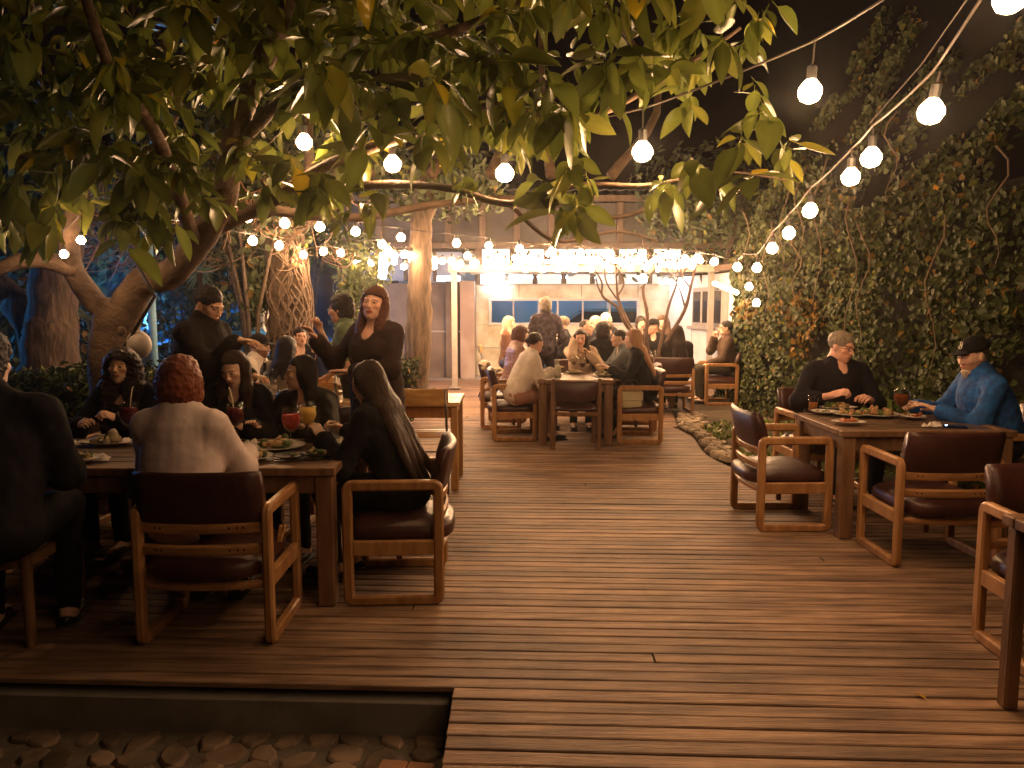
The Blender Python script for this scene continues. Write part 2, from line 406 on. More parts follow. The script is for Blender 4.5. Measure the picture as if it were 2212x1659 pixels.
def person(label, x, y, face, seat=None, lean=8, side=0, s=1.0, sex='f', head=None, hpitch=0, hroll=0,
           hands=(None, None), poses=('relaxed', 'relaxed'), skin=(.68, .46, .35), hair='long', hcol=(.012, .007, .005),
           top=(.02, .02, .02), tkind='cotton', tcol2=None, bottom=(.02, .02, .025), bkind='cotton', vox=.016, neck=0.05, long_top=False,
           collar=0.0, extra=(), wide=1.0, sleeve=1.0, shoes=(.02, .015, .012), bust=True, legs=True, hairlen=.42, beard=None, z0=0.0, group=None, feet=None, puff=0.0, fold=1.0, boxy=False, hairfront=True, hdirs=(None, None)):
    root = thing('person', label, 'person', (x, y, z0), R(face - 90), group)
    m = sex == 'm'; sw = (.19 if m else .165) * s * wide; bw = (1.08 if m else .95) * wide
    seated = seat is not None
    pel = A((0, 0, seat + .10 * s if seated else .93 * s))
    la, sa = R(lean), R(side)
    up = A((math.sin(sa) * math.cos(la), math.sin(la), math.cos(la) * math.cos(sa))); up /= np.linalg.norm(up)
    rt = A((1, 0, 0)); rt = rt - up * float(rt @ up); rt /= np.linalg.norm(rt); fw = np.cross(up, rt)
    B = np.stack([rt, fw, up], 1)
    def tp(a, b, c): return pel + (rt * a + fw * b + up * c) * s
    chest = tp(0, .005, .33); nb = tp(0, -.015, .475)
    torso = [('e', tp(0, -.01, .0), (.162 * bw * s, .125 * bw * s, .12 * s), B),
             ('e', tp(0, 0, .15), (.150 * bw * s, .110 * bw * s, .15 * s), B),
             ('e', tp(0, .0, .31), (.155 * bw * s, .112 * bw * s, .16 * s), B),
             ('c', tp(-sw * .74 / s, -.01, .438), tp(sw * .74 / s, -.01, .438), .050 * s, .050 * s),
             ('c', tp(0, -.02, .42), nb, .075 * s, .055 * s)]
    if not m and bust:
        for q in (-1, 1): torso.append(('e', tp(q * .068, .085, .30), (.062 * s, .05 * s, .058 * s), B))
    for q in (-1, 1): torso.append(('c', nb + up * .035 * s, tp(q * sw * .62 / s, -.02, .452), .030 * s, .036 * s))
    if boxy: torso.append(('e', tp(0, .0, .20), (.172 * bw * s, .122 * bw * s, .30 * s), B))
    if m and wide > 1.1: torso.append(('e', tp(0, .06, .12), (.15 * s, .13 * s, .14 * s), B))
    # head
    hy = R((head - face) if head is not None else 0); hp = R(hpitch); hr = R(hroll)
    Rh = np.array((Matrix.Rotation(hy, 3, 'Z') @ Matrix.Rotation(hp, 3, 'X') @ Matrix.Rotation(hr, 3, 'Y')), np.float32)
    nd = up * .6 + A((0, 0, .4)); nd /= np.linalg.norm(nd)
    hc = nb + nd * .155 * s + Rh @ A((0, .03, 0)) * s
    hs = s * (1.0 if m else .965)
    hv, hq, ht = HEADS[sex]
    hV = (hv * hs) @ Rh.T + hc; ht = ht.copy()
    if beard is not None:
        zz = hv[:, 2]; bm = (zz < -.035) & (hv[:, 1] > -.01) & ~((np.abs(hv[:, 0]) < .023) & (zz > -.071) & (zz < -.05) & (hv[:, 1] > .074)) & (zz > -.115)
        ht[bm] = beard
    # arms
    arms = []; hand_parts = []
    l1, l2 = .285 * s, .25 * s
    for i, q in enumerate((-1, 1)):           # 0 = left (-x), 1 = right (+x)
        sh = tp(q * sw / s, -.012, .43)
        T_ = hands[i]; pole = (q * .5, -.6, -.8)
        if T_ is None:
            T_ = (q * .13, .30, (seat + .17) if seated else .78 * s)
            if not seated: T_ = (q * .24, .06, .80 * s)
        elif len(T_) > 3: pole = T_[3]; T_ = T_[:3]
        T_ = A(T_)
        el, wr = ik(sh, T_, l1, l2, pole)
        arms.append((sh, el, wr))
        fdir = wr - el; fdir /= np.linalg.norm(fdir)
        if hdirs[i] is not None: fdir = A(hdirs[i]) / np.linalg.norm(hdirs[i])
        pn = (0, 0, 1)
        if abs(fdir[2]) > .75: pn = (-q * .8, -.3, 0.2)
        if poses[i] == 'grip': pn = (q * .9, -.2, .35)
        r_, f_, u_ = basis(fdir + A((0, 0, 0 if abs(fdir[2]) > .75 else .12)), pn)
        HB = np.stack([r_ * (-1 if q < 0 else 1), f_, u_], 1)
        v, qd, t_ = HANDS[poses[i]]
        v2 = (v * s * (1.0 if m else .9)) @ HB.T + wr + f_ * .012
        hand_parts.append((v2, qd if q > 0 else qd[:, ::-1], t_))
    ap = []
    for (sh, el, wr) in arms: ap += [('c', sh, el, .044 * s * math.sqrt(bw), .037 * s), ('c', el, wr, .037 * s, .025 * s)]
    # legs
    lp = []; shoe = []
    for i, q in enumerate((-1, 1)):
        hip = pel + A((q * .09 * s, .02, -.01))
        if seated:
            kn = A((q * (.10 if not m else .15) * s, .44 * s, seat + .075)); an = A((kn[0], kn[1] - .04 + (feet or 0), .09))
        else:
            kn = A((q * .10 * s, .03, .50 * s)); an = A((q * .10 * s, -.02 + (.05 if q > 0 else 0), .09))
        lp += [('c', hip, kn, .088 * s * bw, .058 * s), ('c', kn, an, .056 * s, .038 * s)]
        shoe.append(an)
    feetp = [('c', a + A((0, -.02, -.04)), a + A((0, .15, -.055)), .038, .03) for a in shoe]
    def bounds(prims, pad=.06):
        pts = []
        for p in prims:
            if p[0] == 'c': pts += [p[1] - max(p[3], p[4]), p[2] - max(p[3], p[4]), p[1] + max(p[3], p[4]), p[2] + max(p[3], p[4])]
            else: mr = max(p[2]); pts += [p[1] - mr, p[1] + mr]
        pts = np.array(pts); return pts.min(0) - pad, pts.max(0) + pad
    body_pr = torso + ap + (lp + feetp if legs else []) + [('c', nb, hc - up * .05 * s, .05 * s * (1.05 if m else .86), .05 * s * (1.05 if m else .86))]
    lo, hi = bounds(body_pr); bvox = vox * 1.25
    P = grid(lo, hi, bvox); f = union(P, body_pr, .045); bV, bQ = nets(f, lo, bvox)
    bV = bV.astype(np.float32); Vs = [bV, hV]; Qs = [bQ, hq + len(bV)]; Ts = [np.ones((len(bV), 3), np.float32), ht]
    n = len(bV) + len(hV)
    for (v, qd, t_) in hand_parts: Vs.append(v); Qs.append(qd + n); Ts.append(t_); n += len(v)
    link('body', npmesh('body', np.concatenate(Vs), np.concatenate(Qs), skin_mat(skin), True, np.concatenate(Ts)), root)
    # top garment
    seed = random.random() * 50
    tpz = list(torso)
    for (sh, el, wr) in arms:
        aw = math.sqrt(bw)
        if sleeve > .6: tpz += [('c', sh, el, .046 * s * aw, .043 * s * aw), ('c', el, wr + (el - wr) * (.10 + (1 - sleeve)), .044 * s * aw, .030 * s), ('c', el + (wr - el) * .6, wr + (el - wr) * (.08 + (1 - sleeve)), .030 * s, .033 * s)]
        else: tpz += [('c', sh, sh + (el - sh) * .75, .054 * s * aw, .056 * s)]
    if collar: tpz.append(('c', tp(0, -.02, .43), nb + up * collar * s, .085 * s, .062 * s))
    if long_top:
        if seated: tpz += [('c', pel + A((q * .09, .04, 0)), pel + A((q * .12, .30, 0)), .115 * s, .10 * s) for q in (-1, 1)]
        else: tpz += [('c', pel + A((0, 0, .05)), pel + A((0, 0, -.42 * s)), .165 * s, .19 * s)]
    lo, hi = bounds(tpz, .07); P = grid(lo, hi, vox)
    f = union(P, tpz, .06, .013 + puff)
    w1 = wn(P, 38, seed); w2 = wn(P * A((1, 1, .55)), 62, seed * 2)
    f = f + ((np.abs(w1) - .3) * .006 + (np.abs(w2) - .3) * .0065) * fold + wn(P, 120, seed) * .0016
    La = (P - pel) @ B; ax = np.abs(La[..., 0]) - sw * .80
    if sleeve > .6 and tkind != 'puffer':
        f = f + .0045 * np.exp(-(ax / .006) ** 2) * (La[..., 2] > .30 * s)
        f = f + .004 * np.exp(-(La[..., 0] / .007) ** 2) * (La[..., 1] < 0)
        f = f + .004 * np.exp(-((La[..., 2] - .02) / .006) ** 2)
    if tkind == 'puffer': f = f - .010 * np.abs(np.sin((P @ up) * 75)) + .004
    if neck:
        f = smax(f, -ell(P, nb + fw * .075 * s + up * .01, (neck * .85, neck * 1.3, neck * 1.5), B), .008)
    nm = {'puffer': 'puffer_jacket', 'knit': 'sweater', 'leather': 'jacket'}.get(tkind, 'shirt')
    V, Q = nets(f, lo, vox); link(nm, npmesh(nm, V, Q, cloth_mat(top, tkind, tcol2)), root)
    # trousers
    if legs:
        pr = [torso[0]] + lp; lo, hi = bounds(pr, .06); v2 = vox * 1.3; P = grid(lo, hi, v2)
        f = union(P, pr, .05, .010) + wn(P, 45, seed) * .004
        V, Q = nets(f, lo, v2); link('trousers', npmesh('trousers', V, Q, cloth_mat(bottom, bkind)), root)
        for a in shoe:
            b = MB(); b.ell(a + A((0, .055, -.055)), (.046, .135, .036), 12, 8); b.box(a + A((0, .055, -.082)), (.084, .26, .015), .005)
            b.build('shoe', M('shoe_%.2f' % shoes[0], shoes, rough=.4), root, smooth=False, angle=50)
    # hair
    def H(p): return Rh @ A(p) * hs + hc
    dn = A((0, 0, -1))
    if hair:
        hvx = max(.007, vox * .62)
        pr = []; sheet = []
        rr = {'short': .0, 'crop': -.006, 'fringe': -.004, 'long': .001, 'curly': .022, 'bob': .018, 'updo': .0, 'wavy': .012, 'shag': .010}[hair]
        lo = H((0, 0, 0)) - .17; hi = H((0, 0, 0)) + .17
        tail = hairlen if hair in ('long', 'curly', 'wavy') else (.10 if hair == 'bob' else 0)
        bk = -fw if hair != 'x' else -fw
        locks = []
        if tail:
            b0 = H((0, -.055, -.01)); nbk = tp(0, -.075, .44)
            bx = Rh @ A((1, 0, 0))
            w0 = .042 + (.030 if hair == 'curly' else .004)
            for q in (-1, -.35, .35, 1):
                st = H((q * .055, -.045 + .02 * abs(q), .0))
                mid = tp(q * .070, -.105, .455) * .75 + (st + dn * .15) * .25
                end = tp(q * .105, -.140 - .01 * abs(q), .44 - max(.02, tail - .17))
                if abs(q) == 1 and hair != 'bob' and hairfront:
                    mid = tp(q * .085, .035, .470) * .8 + (st + dn * .15) * .2; end = tp(q * .092, .135, .44 - max(.06, tail * .55))
                if hair == 'bob': mid = st + dn * .07; end = st + dn * .10
                locks += [(st, mid, w0, w0 * .95), (mid, end, w0 * .95, w0 * .35)]
            pts = np.array([l[0] for l in locks] + [l[1] for l in locks]); lo = np.minimum(lo, pts.min(0) - .1); hi = np.maximum(hi, pts.max(0) + .1)
        P = grid(lo, hi, hvx)
        L = (P - hc) @ Rh / hs       # head-local coordinates
        f = ell(L, (0, -.024, .034), (.081 + rr, .102 + rr, .090 + rr))
        if hair in ('short', 'crop', 'fringe', 'updo', 'shag'): f = f + .006 * np.clip((.03 - L[..., 2]) / .07, 0, 1)
        if hair in ('long', 'wavy', 'curly', 'bob', 'shag'):
            f = smin(f, ell(L, (0, -.045, -.03), (.078 + rr, .078 + rr, .085)), .03)
        if hair == 'updo': f = smin(f, ell(L, (0, -.12, .01), (.04, .04, .042)), .01)
        fc = ell(L, (0, .115, -.036), (.077 if hair in ('long', 'curly', 'wavy') else .085, .096, .094 if hair not in ('fringe',) else .06))
        cut = smax(f, -fc, .012)
        if tail: cut = smax(cut, -np.maximum(.022 - L[..., 1], L[..., 2] - .062 + .25 * np.abs(L[..., 0])), .014)
        if hair in ('short', 'crop', 'fringe', 'updo'):
            cut = smax(cut, -(L[..., 2] + .045 + np.maximum(0, L[..., 1] + .0) * -1.1), .01)
            cut = smax(cut, -ell(L, (.085, .0, -.02), (.03, .026, .038)), .005); cut = smax(cut, -ell(L, (-.085, .0, -.02), (.03, .026, .038)), .005)
        f = cut * hs + (wn(P, 170, seed) * .004 + wn(P, 75, seed) * .003 if hair in ('short', 'crop', 'fringe', 'updo', 'shag') else 0)
        for l in locks: f = smin(f, cap(P, *l), .035)
        if locks: f = smax(f, -fc * hs, .01)
        ang = np.arctan2(L[..., 0], -L[..., 1] + .02)
        amp = {'curly': .007, 'bob': .006, 'wavy': .005, 'shag': .006}.get(hair, .0025)
        if hair in ('curly', 'bob', 'shag'):
            P2 = P + .022 * np.stack([wn(P, 61, seed), wn(P, 77, seed + 3), wn(P, 53, seed + 7)], -1); f = f + amp * wn(P2, 150, seed) + amp * .8 * wn(P2, 290, seed) + amp * .6 * wn(P, 47, seed)
        else: f = f + amp * .55 * np.sin(ang * 47 + 1.2 * np.sin(P[..., 2] * 14 + seed)) + .002 * wn(P * A((1, 1, .35)), 160, seed) + .004 * wn(P * A((1, 1, .4)), 45, seed)
        V, Q = nets(f, lo, hvx)
        if len(V): link('hair', npmesh('hair', V, Q, hair_mat(hcol)), root)
    for e in extra:
        if e[0] == 'cap':
            c = e[1]; P = grid((-.12, -.15, -.02), (.12, .2, .15), .0065)
            f = smax(ell(P, (0, -.02, .038), (.088, .108, .095)), -(P[..., 2] - .035), .01)
            br = ell(P, (0, .085, .04), (.066, .060, .03)); br = smax(br, np.abs(P[..., 2] - .042 + P[..., 1] * .1 - .008) - .006, .004)
            f = smin(f, br, .006)
            V, Q = nets(f, (-.12, -.15, -.02), .0065); V = (V * hs) @ Rh.T + hc
            link('cap', npmesh('cap', V, Q, cloth_mat(c)), root)
            if len(e) > 2:
                b = MB()      # pale embroidered emblem, a looped monogram
                for pts in ([(-.014, .02), (-.014, -.016), (.0, -.022), (.012, -.014)], [(-.002, .024), (.006, .012), (-.006, .0), (.008, -.008)]):
                    b.tube([H((p[0], .086 - (p[1] + .02) * .42, .092 + p[1])) for p in pts], .0035, 5)
                b.build('cap_emblem', M('embroidery', (.8, .74, .66), rough=.8), root)
        if e[0] == 'glasses':
            b = MB()
            for q in (-1, 1):
                ring = [H((q * .031 + .02 * math.cos(t), .0985 - abs(q * .031 + .02 * math.cos(t)) * .12, .003 + .014 * math.sin(t))) for t in [k * math.pi / 7 for k in range(15)]]
                b.tube(ring, .0016, 5); b.tube([H((q * .05, .092, .006)), H((q * .074, .05, .004)), H((q * .08, -.015, -.002))], .0015, 5)
            b.tube([H((-.011, .099, .005)), H((.011, .099, .005))], .0015, 5)
            b.build('glasses', M('spectacle_frame', (.03, .03, .03), rough=.25, metal=.5), root)
        if e[0] == 'beard':
            P = grid((-.08, -.02, -.15), (.08, .12, -.03), .005)
            f = ell(P, (0, .055, -.098), (.044, .04, .03)); f = smin(f, ell(P, (0, .07, -.125), (.02, .018, .022)), .02)
            f = smax(f, -ell(P, (0, .10, -.06), (.024, .03, .014)), .005) + .0025 * wn(P, 300, seed)
            V, Q = nets(f, (-.08, -.02, -.15), .005); V = (V * hs) @ Rh.T + hc
            link('beard', npmesh('beard', V, Q, hair_mat(e[1])), root)
        if e[0] == 'earring':
            b = MB(); b.ell(H((e[1] * .083, -.005, -.042)), (.005, .005, .007), 6, 5); b.build('earring', M('gold', (.8, .55, .2), rough=.25, metal=1), root)
        if e[0] == 'collar':
            b = MB()
            n_ = 14; ring = [nb + (rt * math.sin(t) * .066 + fw * (-.012 + math.cos(t) * .066)) * s - up * (.02 + .035 * max(0, math.cos(t))) for t in [(-math.pi * .9 + 1.8 * math.pi * k / (n_ - 1)) for k in range(n_)]]
            for rr2, dz in ((.012, 0),): b.tube(ring, [.014] * n_, 6, flat=.6)
            b.build('collar', cloth_mat(e[1]), root, smooth=True)
        if e[0] == 'headband':
            b = MB(); b.tube([H((.086 * math.sin(t), -.0, .034 + .093 * math.cos(t))) for t in [(-1.4 + 2.8 * k / 14) for k in range(15)]], .007, 6); b.build('headband', M('headband', e[1], rough=.5), root)
        if e[0] == 'buttons':
            b = MB()
            for q in (-1, 1):
                for k in range(4): b.ell(tp(q * .05, .135 + .012 * k, .30 - .1 * k), (.011, .011, .011), 6, 5)
            b.build('buttons', M('button', (.25, .18, .1), rough=.3, metal=.6), root)
    root['hands'] = 0
    del root['hands']
    wr = [Matrix.Rotation(R(face - 90), 3, 'Z') @ Vector(a[2].tolist()) + Vector((x, y, z0)) for a in arms]
    hd = Matrix.Rotation(R(face - 90), 3, 'Z') @ Vector(hc.tolist()) + Vector((x, y, z0))
    return root, wr, hd
# ================================================================== SETTING
DYAW = R(2.4)
bd = Vector((math.cos(DYAW), -math.sin(DYAW), 0)); fd = Vector((math.sin(DYAW), math.cos(DYAW), 0))

# ground sheet
m_soil = M('soil', (.045, .03, .018), (.10, .075, .045), scale=1.2, rough=.95, bump=.8, bscale=14, coord='World')
b = MB(); b.add([(-150, -60, -.30), (150, -60, -.30), (150, 220, -.30), (-150, 220, -.30)], [(0, 1, 2, 3)])
tag(b.build('ground', m_soil), kind='structure')
b = MB(); b.add([(-60, 9.9, -.03), (-3.2, 9.9, -.03), (-3.2, 60, -.03), (-60, 60, -.03)], [(0, 1, 2, 3)])
tag(b.build('yard', M('yard_dust', (.06, .05, .04), (.11, .09, .07), scale=2, rough=.9, coord='World')), kind='structure')
# paved floor of the covered terrace at the far end
b = MB(); b.box((1.5, 18.6, -.02), (9.6, 5.9, .04), 0)
tag(b.build('terrace_floor', M('terrace_concrete', (.34, .32, .29), (.42, .40, .37), scale=2, rough=.7, bump=.2, coord='World')), kind='structure')

# ---- timber deck, every board a piece
deck = thing('deck', None, None); deck['kind'] = 'structure'
for k in ('label', 'category'):
    if k in deck: del deck[k]
m_board = wood('deck_timber', (.135, .074, .043), (.36, .23, .145), rough=.62, rand=.28, patch=.38, stretch=(.9, 11, 11), scale=2.2, bump=.5, coord='World')
def board_mesh(i):
    b = MB(); n = 5; r_ = random.Random(i); hy = .0382; vs = []; fs = []
    for k in range(n + 1):
        x = -.5 + k / n; dy = r_.uniform(-.0014, .0014); dz = r_.uniform(-.0016, .0010); c = .004
        for (yy, zz) in ((-hy, -.022), (-hy, -c), (-hy + c, 0), (hy - c, 0), (hy, -c), (hy, -.022)): vs.append((x, yy + dy + (r_.uniform(-.0012, .0012)), zz + dz))
    for k in range(n):
        for q in range(6):
            q2 = (q + 1) % 6; fs.append((k * 6 + q, k * 6 + q2, (k + 1) * 6 + q2, (k + 1) * 6 + q))
    fs.append(tuple(reversed(range(6)))); fs.append(tuple(n * 6 + q for q in range(6)))
    b.add(vs, fs); return b.mesh('board', m_board, angle=30)
bms = [board_mesh(i) for i in range(7)]
def deck_right(Y):
    if Y < 6.35: return 6.0
    if Y < 6.9: return 2.6 - (Y - 6.35) * .95
    if Y < 9.6: return 2.06 + .05 * math.sin(Y * 3)
    return 2.10 + (Y - 9.6) * .16 if Y < 13 else 6.2
T0 = 2.945
t = T0 - .0848 * 9; k = 0
while t < 16.1:
    k += 1; Y = t
    xl = -.235 if t < T0 - .01 else (-6.2 if t < 6 else (-6.2 if t > 9 else -6.2)); xr = deck_right(Y)
    jx_ = random.choice((.62, -1.35, 1.9, -.5, 2.7, -2.6)) + random.uniform(-.02, .02)
    segs = [(xl, jx_ - .0022), (jx_ + .0022, xr)] if (t < 11 and random.random() < .22 and xl + .5 < jx_ < xr - .3) else [(xl, xr)]
    for (a, c) in segs:
        o = link('board', random.choice(bms), deck)
        mid = (a + c) / 2; o.scale = (c - a, 1, 1)
        # point on the board's centre line whose x is mid
        s_ = (mid - fd.x * t) / bd.x; p = fd * t + bd * s_
        o.location = (p.x, p.y, random.uniform(-.0015, .0015)); o.rotation_euler = (0, 0, -DYAW + random.uniform(-.0004, .0004))
        if random.random() < .5: o.rotation_euler.z += math.pi
    t += .0848
m_dark_timber = wood('deck_frame_timber', (.05, .03, .02), (.09, .055, .035), rough=.8)
b = MB()
b.box((-3.2, T0 + .075 + .13, -.055), (5.9, .05, .06), .002, rot2(-DYAW)); b.build('joist', m_dark_timber, deck)
for yy in (4.6, 6.6, 8.6, 10.6, 12.6, 14.6):
    b = MB(); b.box((-2.2, yy, -.075), (8.2, .06, .09), .002, rot2(-DYAW)); b.build('joist', m_dark_timber, deck)
b = MB(); b.box((-.205, 2.46, -.11), (.03, .86, .17), .002, rot2(-DYAW)); b.build('side_board', m_dark_timber, deck)
# concrete upstand below the deck edge and the stone paving on the lower level
m_conc = M('curb_concrete', (.16, .15, .13), (.25, .23, .20), scale=4, rough=.85, bump=.4, coord='World')
b = MB(); b.box((-3.3, 3.07, -.19), (6.1, .10, .27), .006, rot2(-DYAW)); tag(b.build('curb', m_conc), kind='structure')
pav = thing('paving', None, None); pav['kind'] = 'structure'
m_stone = M('paving_stone', (.09, .065, .045), (.24, .17, .12), scale=5, rough=.75, bump=.5, bscale=20, coord='World', rand=.35)
b = MB(); b.add([(-5, 1.2, -.205), (-.22, 1.2, -.205), (-.22, 3.02, -.205), (-5, 3.02, -.205)], [(0, 1, 2, 3)]); b.build('mortar', M('mortar', (.10, .085, .065), (.15, .125, .1), scale=14, rough=.95, bump=.6, coord='World'), pav)
def stone_mesh(i):
    r_ = random.Random(i * 3 + 1); n = 8; b = MB(); vs = []; R0 = [r_.uniform(.72, 1.06) for _ in range(n)]
    for (sc, z) in ((1, -.5), (1.0, .3), (.8, .85)):
        for q in range(n):
            a = 2 * math.pi * q / n; vs.append((math.cos(a) * R0[q] * sc, math.sin(a) * R0[q] * sc, z + r_.uniform(-.1, .1)))
    vs.append((0, 0, 1.0 + r_.uniform(-.1, .1))); fs = []
    for l_ in range(2):
        for q in range(n):
            q2 = (q + 1) % n; fs.append((l_ * n + q, l_ * n + q2, (l_ + 1) * n + q2, (l_ + 1) * n + q))
    for q in range(n): fs.append((2 * n + q, 2 * n + (q + 1) % n, 3 * n))
    b.add(vs, fs); return b
stms = [stone_mesh(i).mesh('stone', m_stone, angle=40) for i in range(7)]
yy = 2.05; row = 0
while yy < 2.97:
    xx = -2.9 + (row % 2) * .06
    while xx < -.28:
        sz = random.uniform(.060, .105)
        o = link('stone', random.choice(stms), pav); o.location = (xx + random.uniform(-.02, .02), yy + random.uniform(-.02, .02), -.203)
        o.scale = (sz, sz * random.uniform(.6, .9), random.uniform(.008, .018)); o.rotation_euler = (random.uniform(-.05, .05), random.uniform(-.05, .05), random.uniform(0, 6))
        xx += sz * 1.72
    yy += .118; row += 1
t_ = thing('timber_offcut', 'short reddish timber plank lying beside the deck step on the stone paving', 'plank', (-.40, 2.52, -.185), R(-8))
for k in (-1, 1):
    b = MB(); b.box((k * .052, 0, .02), (.10, .26, .045), .005); b.build('plank', wood('offcut_wood', (.22, .10, .05), (.34, .17, .09)), t_)

# ---- planting bed beside the deck: a border of rounded stones and low green cover
m_peb = M('border_stone', (.22, .17, .12), (.44, .36, .27), scale=2.4, rough=.8, bump=.5, bscale=18, coord='World', rand=.35)
peb = [stone_mesh(40 + i).mesh('border_stone', m_peb, angle=60) for i in range(6)]
def bed_edge(tt):      # tt 0..1 along the edge of the deck
    Y = 6.45 + tt * 4.2
    return Vector((deck_right(Y) + .06, Y, 0))
ns = 0
for i in range(300):
    tt = random.random() ** 1.25; e = bed_edge(tt)
    off = abs(random.gauss(0, .16)) + .02
    p = e + Vector((off, random.uniform(-.05, .05), 0))
    if p.x > 3.4: continue
    o = link('border_stone', random.choice(peb)); sz = random.uniform(.035, .085)
    o.location = (p.x, p.y, -.012 + random.uniform(0, .02)); o.scale = (sz, sz * random.uniform(.7, 1), sz * random.uniform(.45, .7)); o.rotation_euler = (random.uniform(-.3, .3), random.uniform(-.3, .3), random.uniform(0, 6))
    if ns == 0:
        bed = thing('stone_border', 'border of rounded fieldstones edging the deck beside the green bed', 'stone border', (2.2, 8, 0)); 
    o.parent = bed; o.location = Vector(o.location) - Vector(bed.location); o.name = 'stone'; ns += 1
b = MB()
vs = []; fs = []; nx, ny = 22, 60
for i in range(nx):
    for j in range(ny):
        Y = 6.2 + j * .11; X0 = deck_right(Y) + .02; X = X0 + (4.8 - X0) * i / (nx - 1)
        vs.append((X, Y, -.05 + .09 * min(1, i / 4) * (mnoise.noise(Vector((X * 2, Y * 2, 0))) * .5 + .5)))
for i in range(nx - 1):
    for j in range(ny - 1): fs.append((i * ny + j, (i + 1) * ny + j, (i + 1) * ny + j + 1, i * ny + j + 1))
b.add(vs, fs); tag(b.build('planting_soil', m_soil, smooth=True), kind='structure')

# ------------------------------------------------------------------ leaf clouds
def leaf_cloud(name, P, N, size, mat, shape='oval', parent=None, dirs=None, jitter=.5, tint=None):
    """one mesh of many small creased leaves; P centres, N outward normals, size array"""
    n = len(P); r1 = rng.normal(size=(n, 3)).astype(np.float32)
    N = N + rng.normal(size=(n, 3)) * jitter; N /= np.linalg.norm(N, axis=1, keepdims=True)
    D = dirs if dirs is not None else r1 + np.array([0, 0, -1.2]); D = D - N * (D * N).sum(1, keepdims=True); D /= np.linalg.norm(D, axis=1, keepdims=True)
    W = np.cross(N, D)
    if shape == 'heart': pts = [(0, -.12, 0), (-.48, .18, .10), (-.30, .62, .05), (0, 1.0, -.06), (.30, .62, .05), (.48, .18, .10), (0, .30, -.04)]
    else: pts = [(0, -.1, 0), (-.26, .25, .07), (-.24, .65, .05), (0, 1.05, -.08), (.24, .65, .05), (.26, .25, .07), (0, .45, -.03)]
    tri = [(6, 0, 5), (6, 5, 4), (6, 4, 3), (6, 3, 2), (6, 2, 1), (6, 1, 0)]
    V = np.stack([P + (W * a + D * (b_ - .5) + N * c) * size[:, None] for (a, b_, c) in pts], 1).reshape(-1, 3)
    Q = (np.arange(n)[:, None, None] * 7 + np.array(tri)[None]).reshape(-1, 3)
    tt = None
    if tint is not None: tt = np.repeat(tint, 7, axis=0)
    return link(name, npmesh(name, V, Q, mat, False, tt), parent)
def vnoise(P, f):
    return np.array([mnoise.noise(Vector((float(p[0]) * f, float(p[1]) * f, float(p[2]) * f))) for p in P])
def leafmat(name, c, rough=.6, sp=.22):
    return M(name, c, tuple(k * 1.5 for k in c), scale=5, rough=rough, attr='tint', spec=sp, coord='World')
m_ivy = leafmat('ivy_leaf', (.029, .038, .011))
m_hedge = leafmat('hedge_leaf', (.038, .05, .018))
m_bush = leafmat('bush_leaf', (.05, .065, .03))
def tints(n, warm=.06, green=1.0):
    t = rng.uniform(.55, 1.45, (n, 1)) * np.ones((1, 3)); w_ = rng.random(n) < warm
    t[w_] *= np.array([3.2, 1.5, .9]); y = rng.random(n) < .05; t[y] *= np.array([2.4, 2.0, .8]); return t

# ---- ivy-covered wall on the right
IV = [Vector((3.95, 13.2, 0)), Vector((3.72, 11.5, 0)), Vector((3.95, 9.6, 0)), Vector((4.15, 8.2, 0)), Vector((4.35, 6.6, 0)), Vector((4.75, 5.0, 0)), Vector((5.0, 3.0, 0)), Vector((5.0, .5, 0))]
cum = [0]
for a, c in zip(IV, IV[1:]): cum.append(cum[-1] + (c - a).length)
def ivp(d):
    for i in range(len(IV) - 1):
        if d <= cum[i + 1]:
            f = (d - cum[i]) / (cum[i + 1] - cum[i]); t = (IV[i + 1] - IV[i]).normalized(); return IV[i].lerp(IV[i + 1], f), Vector((t.y, -t.x, 0))
    return IV[-1], Vector((-1, 0, 0))
ivy = thing('ivy_wall', 'tall garden wall smothered in ivy with some orange leaves behind the right table', 'ivy wall', (4.2, 7.5, 0))
il = Vector(ivy.location)
b = MB()
for i in range(len(IV) - 1):
    a, c = IV[i], IV[i + 1]; t = (c - a).normalized(); nrm = Vector((-t.y, t.x, 0)) if (-t.y) > 0 else Vector((t.y, -t.x, 0))
    nrm = Vector((1, 0, 0))
    b.box(((a + c) / 2 + nrm * (2.0 if False else .42) - il + Vector((0, 0, 1.2))), ((c - a).length + .12, .18, 3.0), .01, Matrix.Rotation(math.atan2(t.y, t.x), 3, 'Z'))
b.build('wall', M('garden_wall', (.010, .008, .006), (.018, .014, .010), scale=3, rough=.9, bump=.5, coord='World'), ivy)
NI = 60000; d = rng.random(NI) ** .95 * (cum[-1] - 2.0); z = rng.random(NI) * 5.9 - .05
P = np.zeros((NI, 3)); N = np.zeros((NI, 3)); 
for i in range(NI):
    p, _ = ivp(d[i]); nn = mnoise.noise(Vector((d[i] * .9, z[i] * .8, 3.3))) * .55 + mnoise.noise(Vector((d[i] * 2.7, z[i] * 2.2, 9))) * .28
    foot = .30 * max(0, 1 - z[i] / 1.0)
    top = -.55 * max(0, z[i] - 2.5)
    dep = nn * .45 + foot + top + random.random() ** 2 * .16 * -1
    P[i] = (p.x - .10 - dep, p.y, z[i]); N[i] = (-1, -.25, .25)
clump = vnoise(np.stack([d, z, np.zeros(NI)], 1), 1.6)
keep = (clump > -.5 + .2 * rng.random(NI) + .30 * np.clip(z - 2.1, 0, 2)) | (z < .5)
P, N, d, z, clump = P[keep], N[keep], d[keep], z[keep], clump[keep]; NI = len(P)
sz = rng.uniform(.035, .085, NI) * (1 + .25 * (clump > .2)); tn = tints(NI, .05)
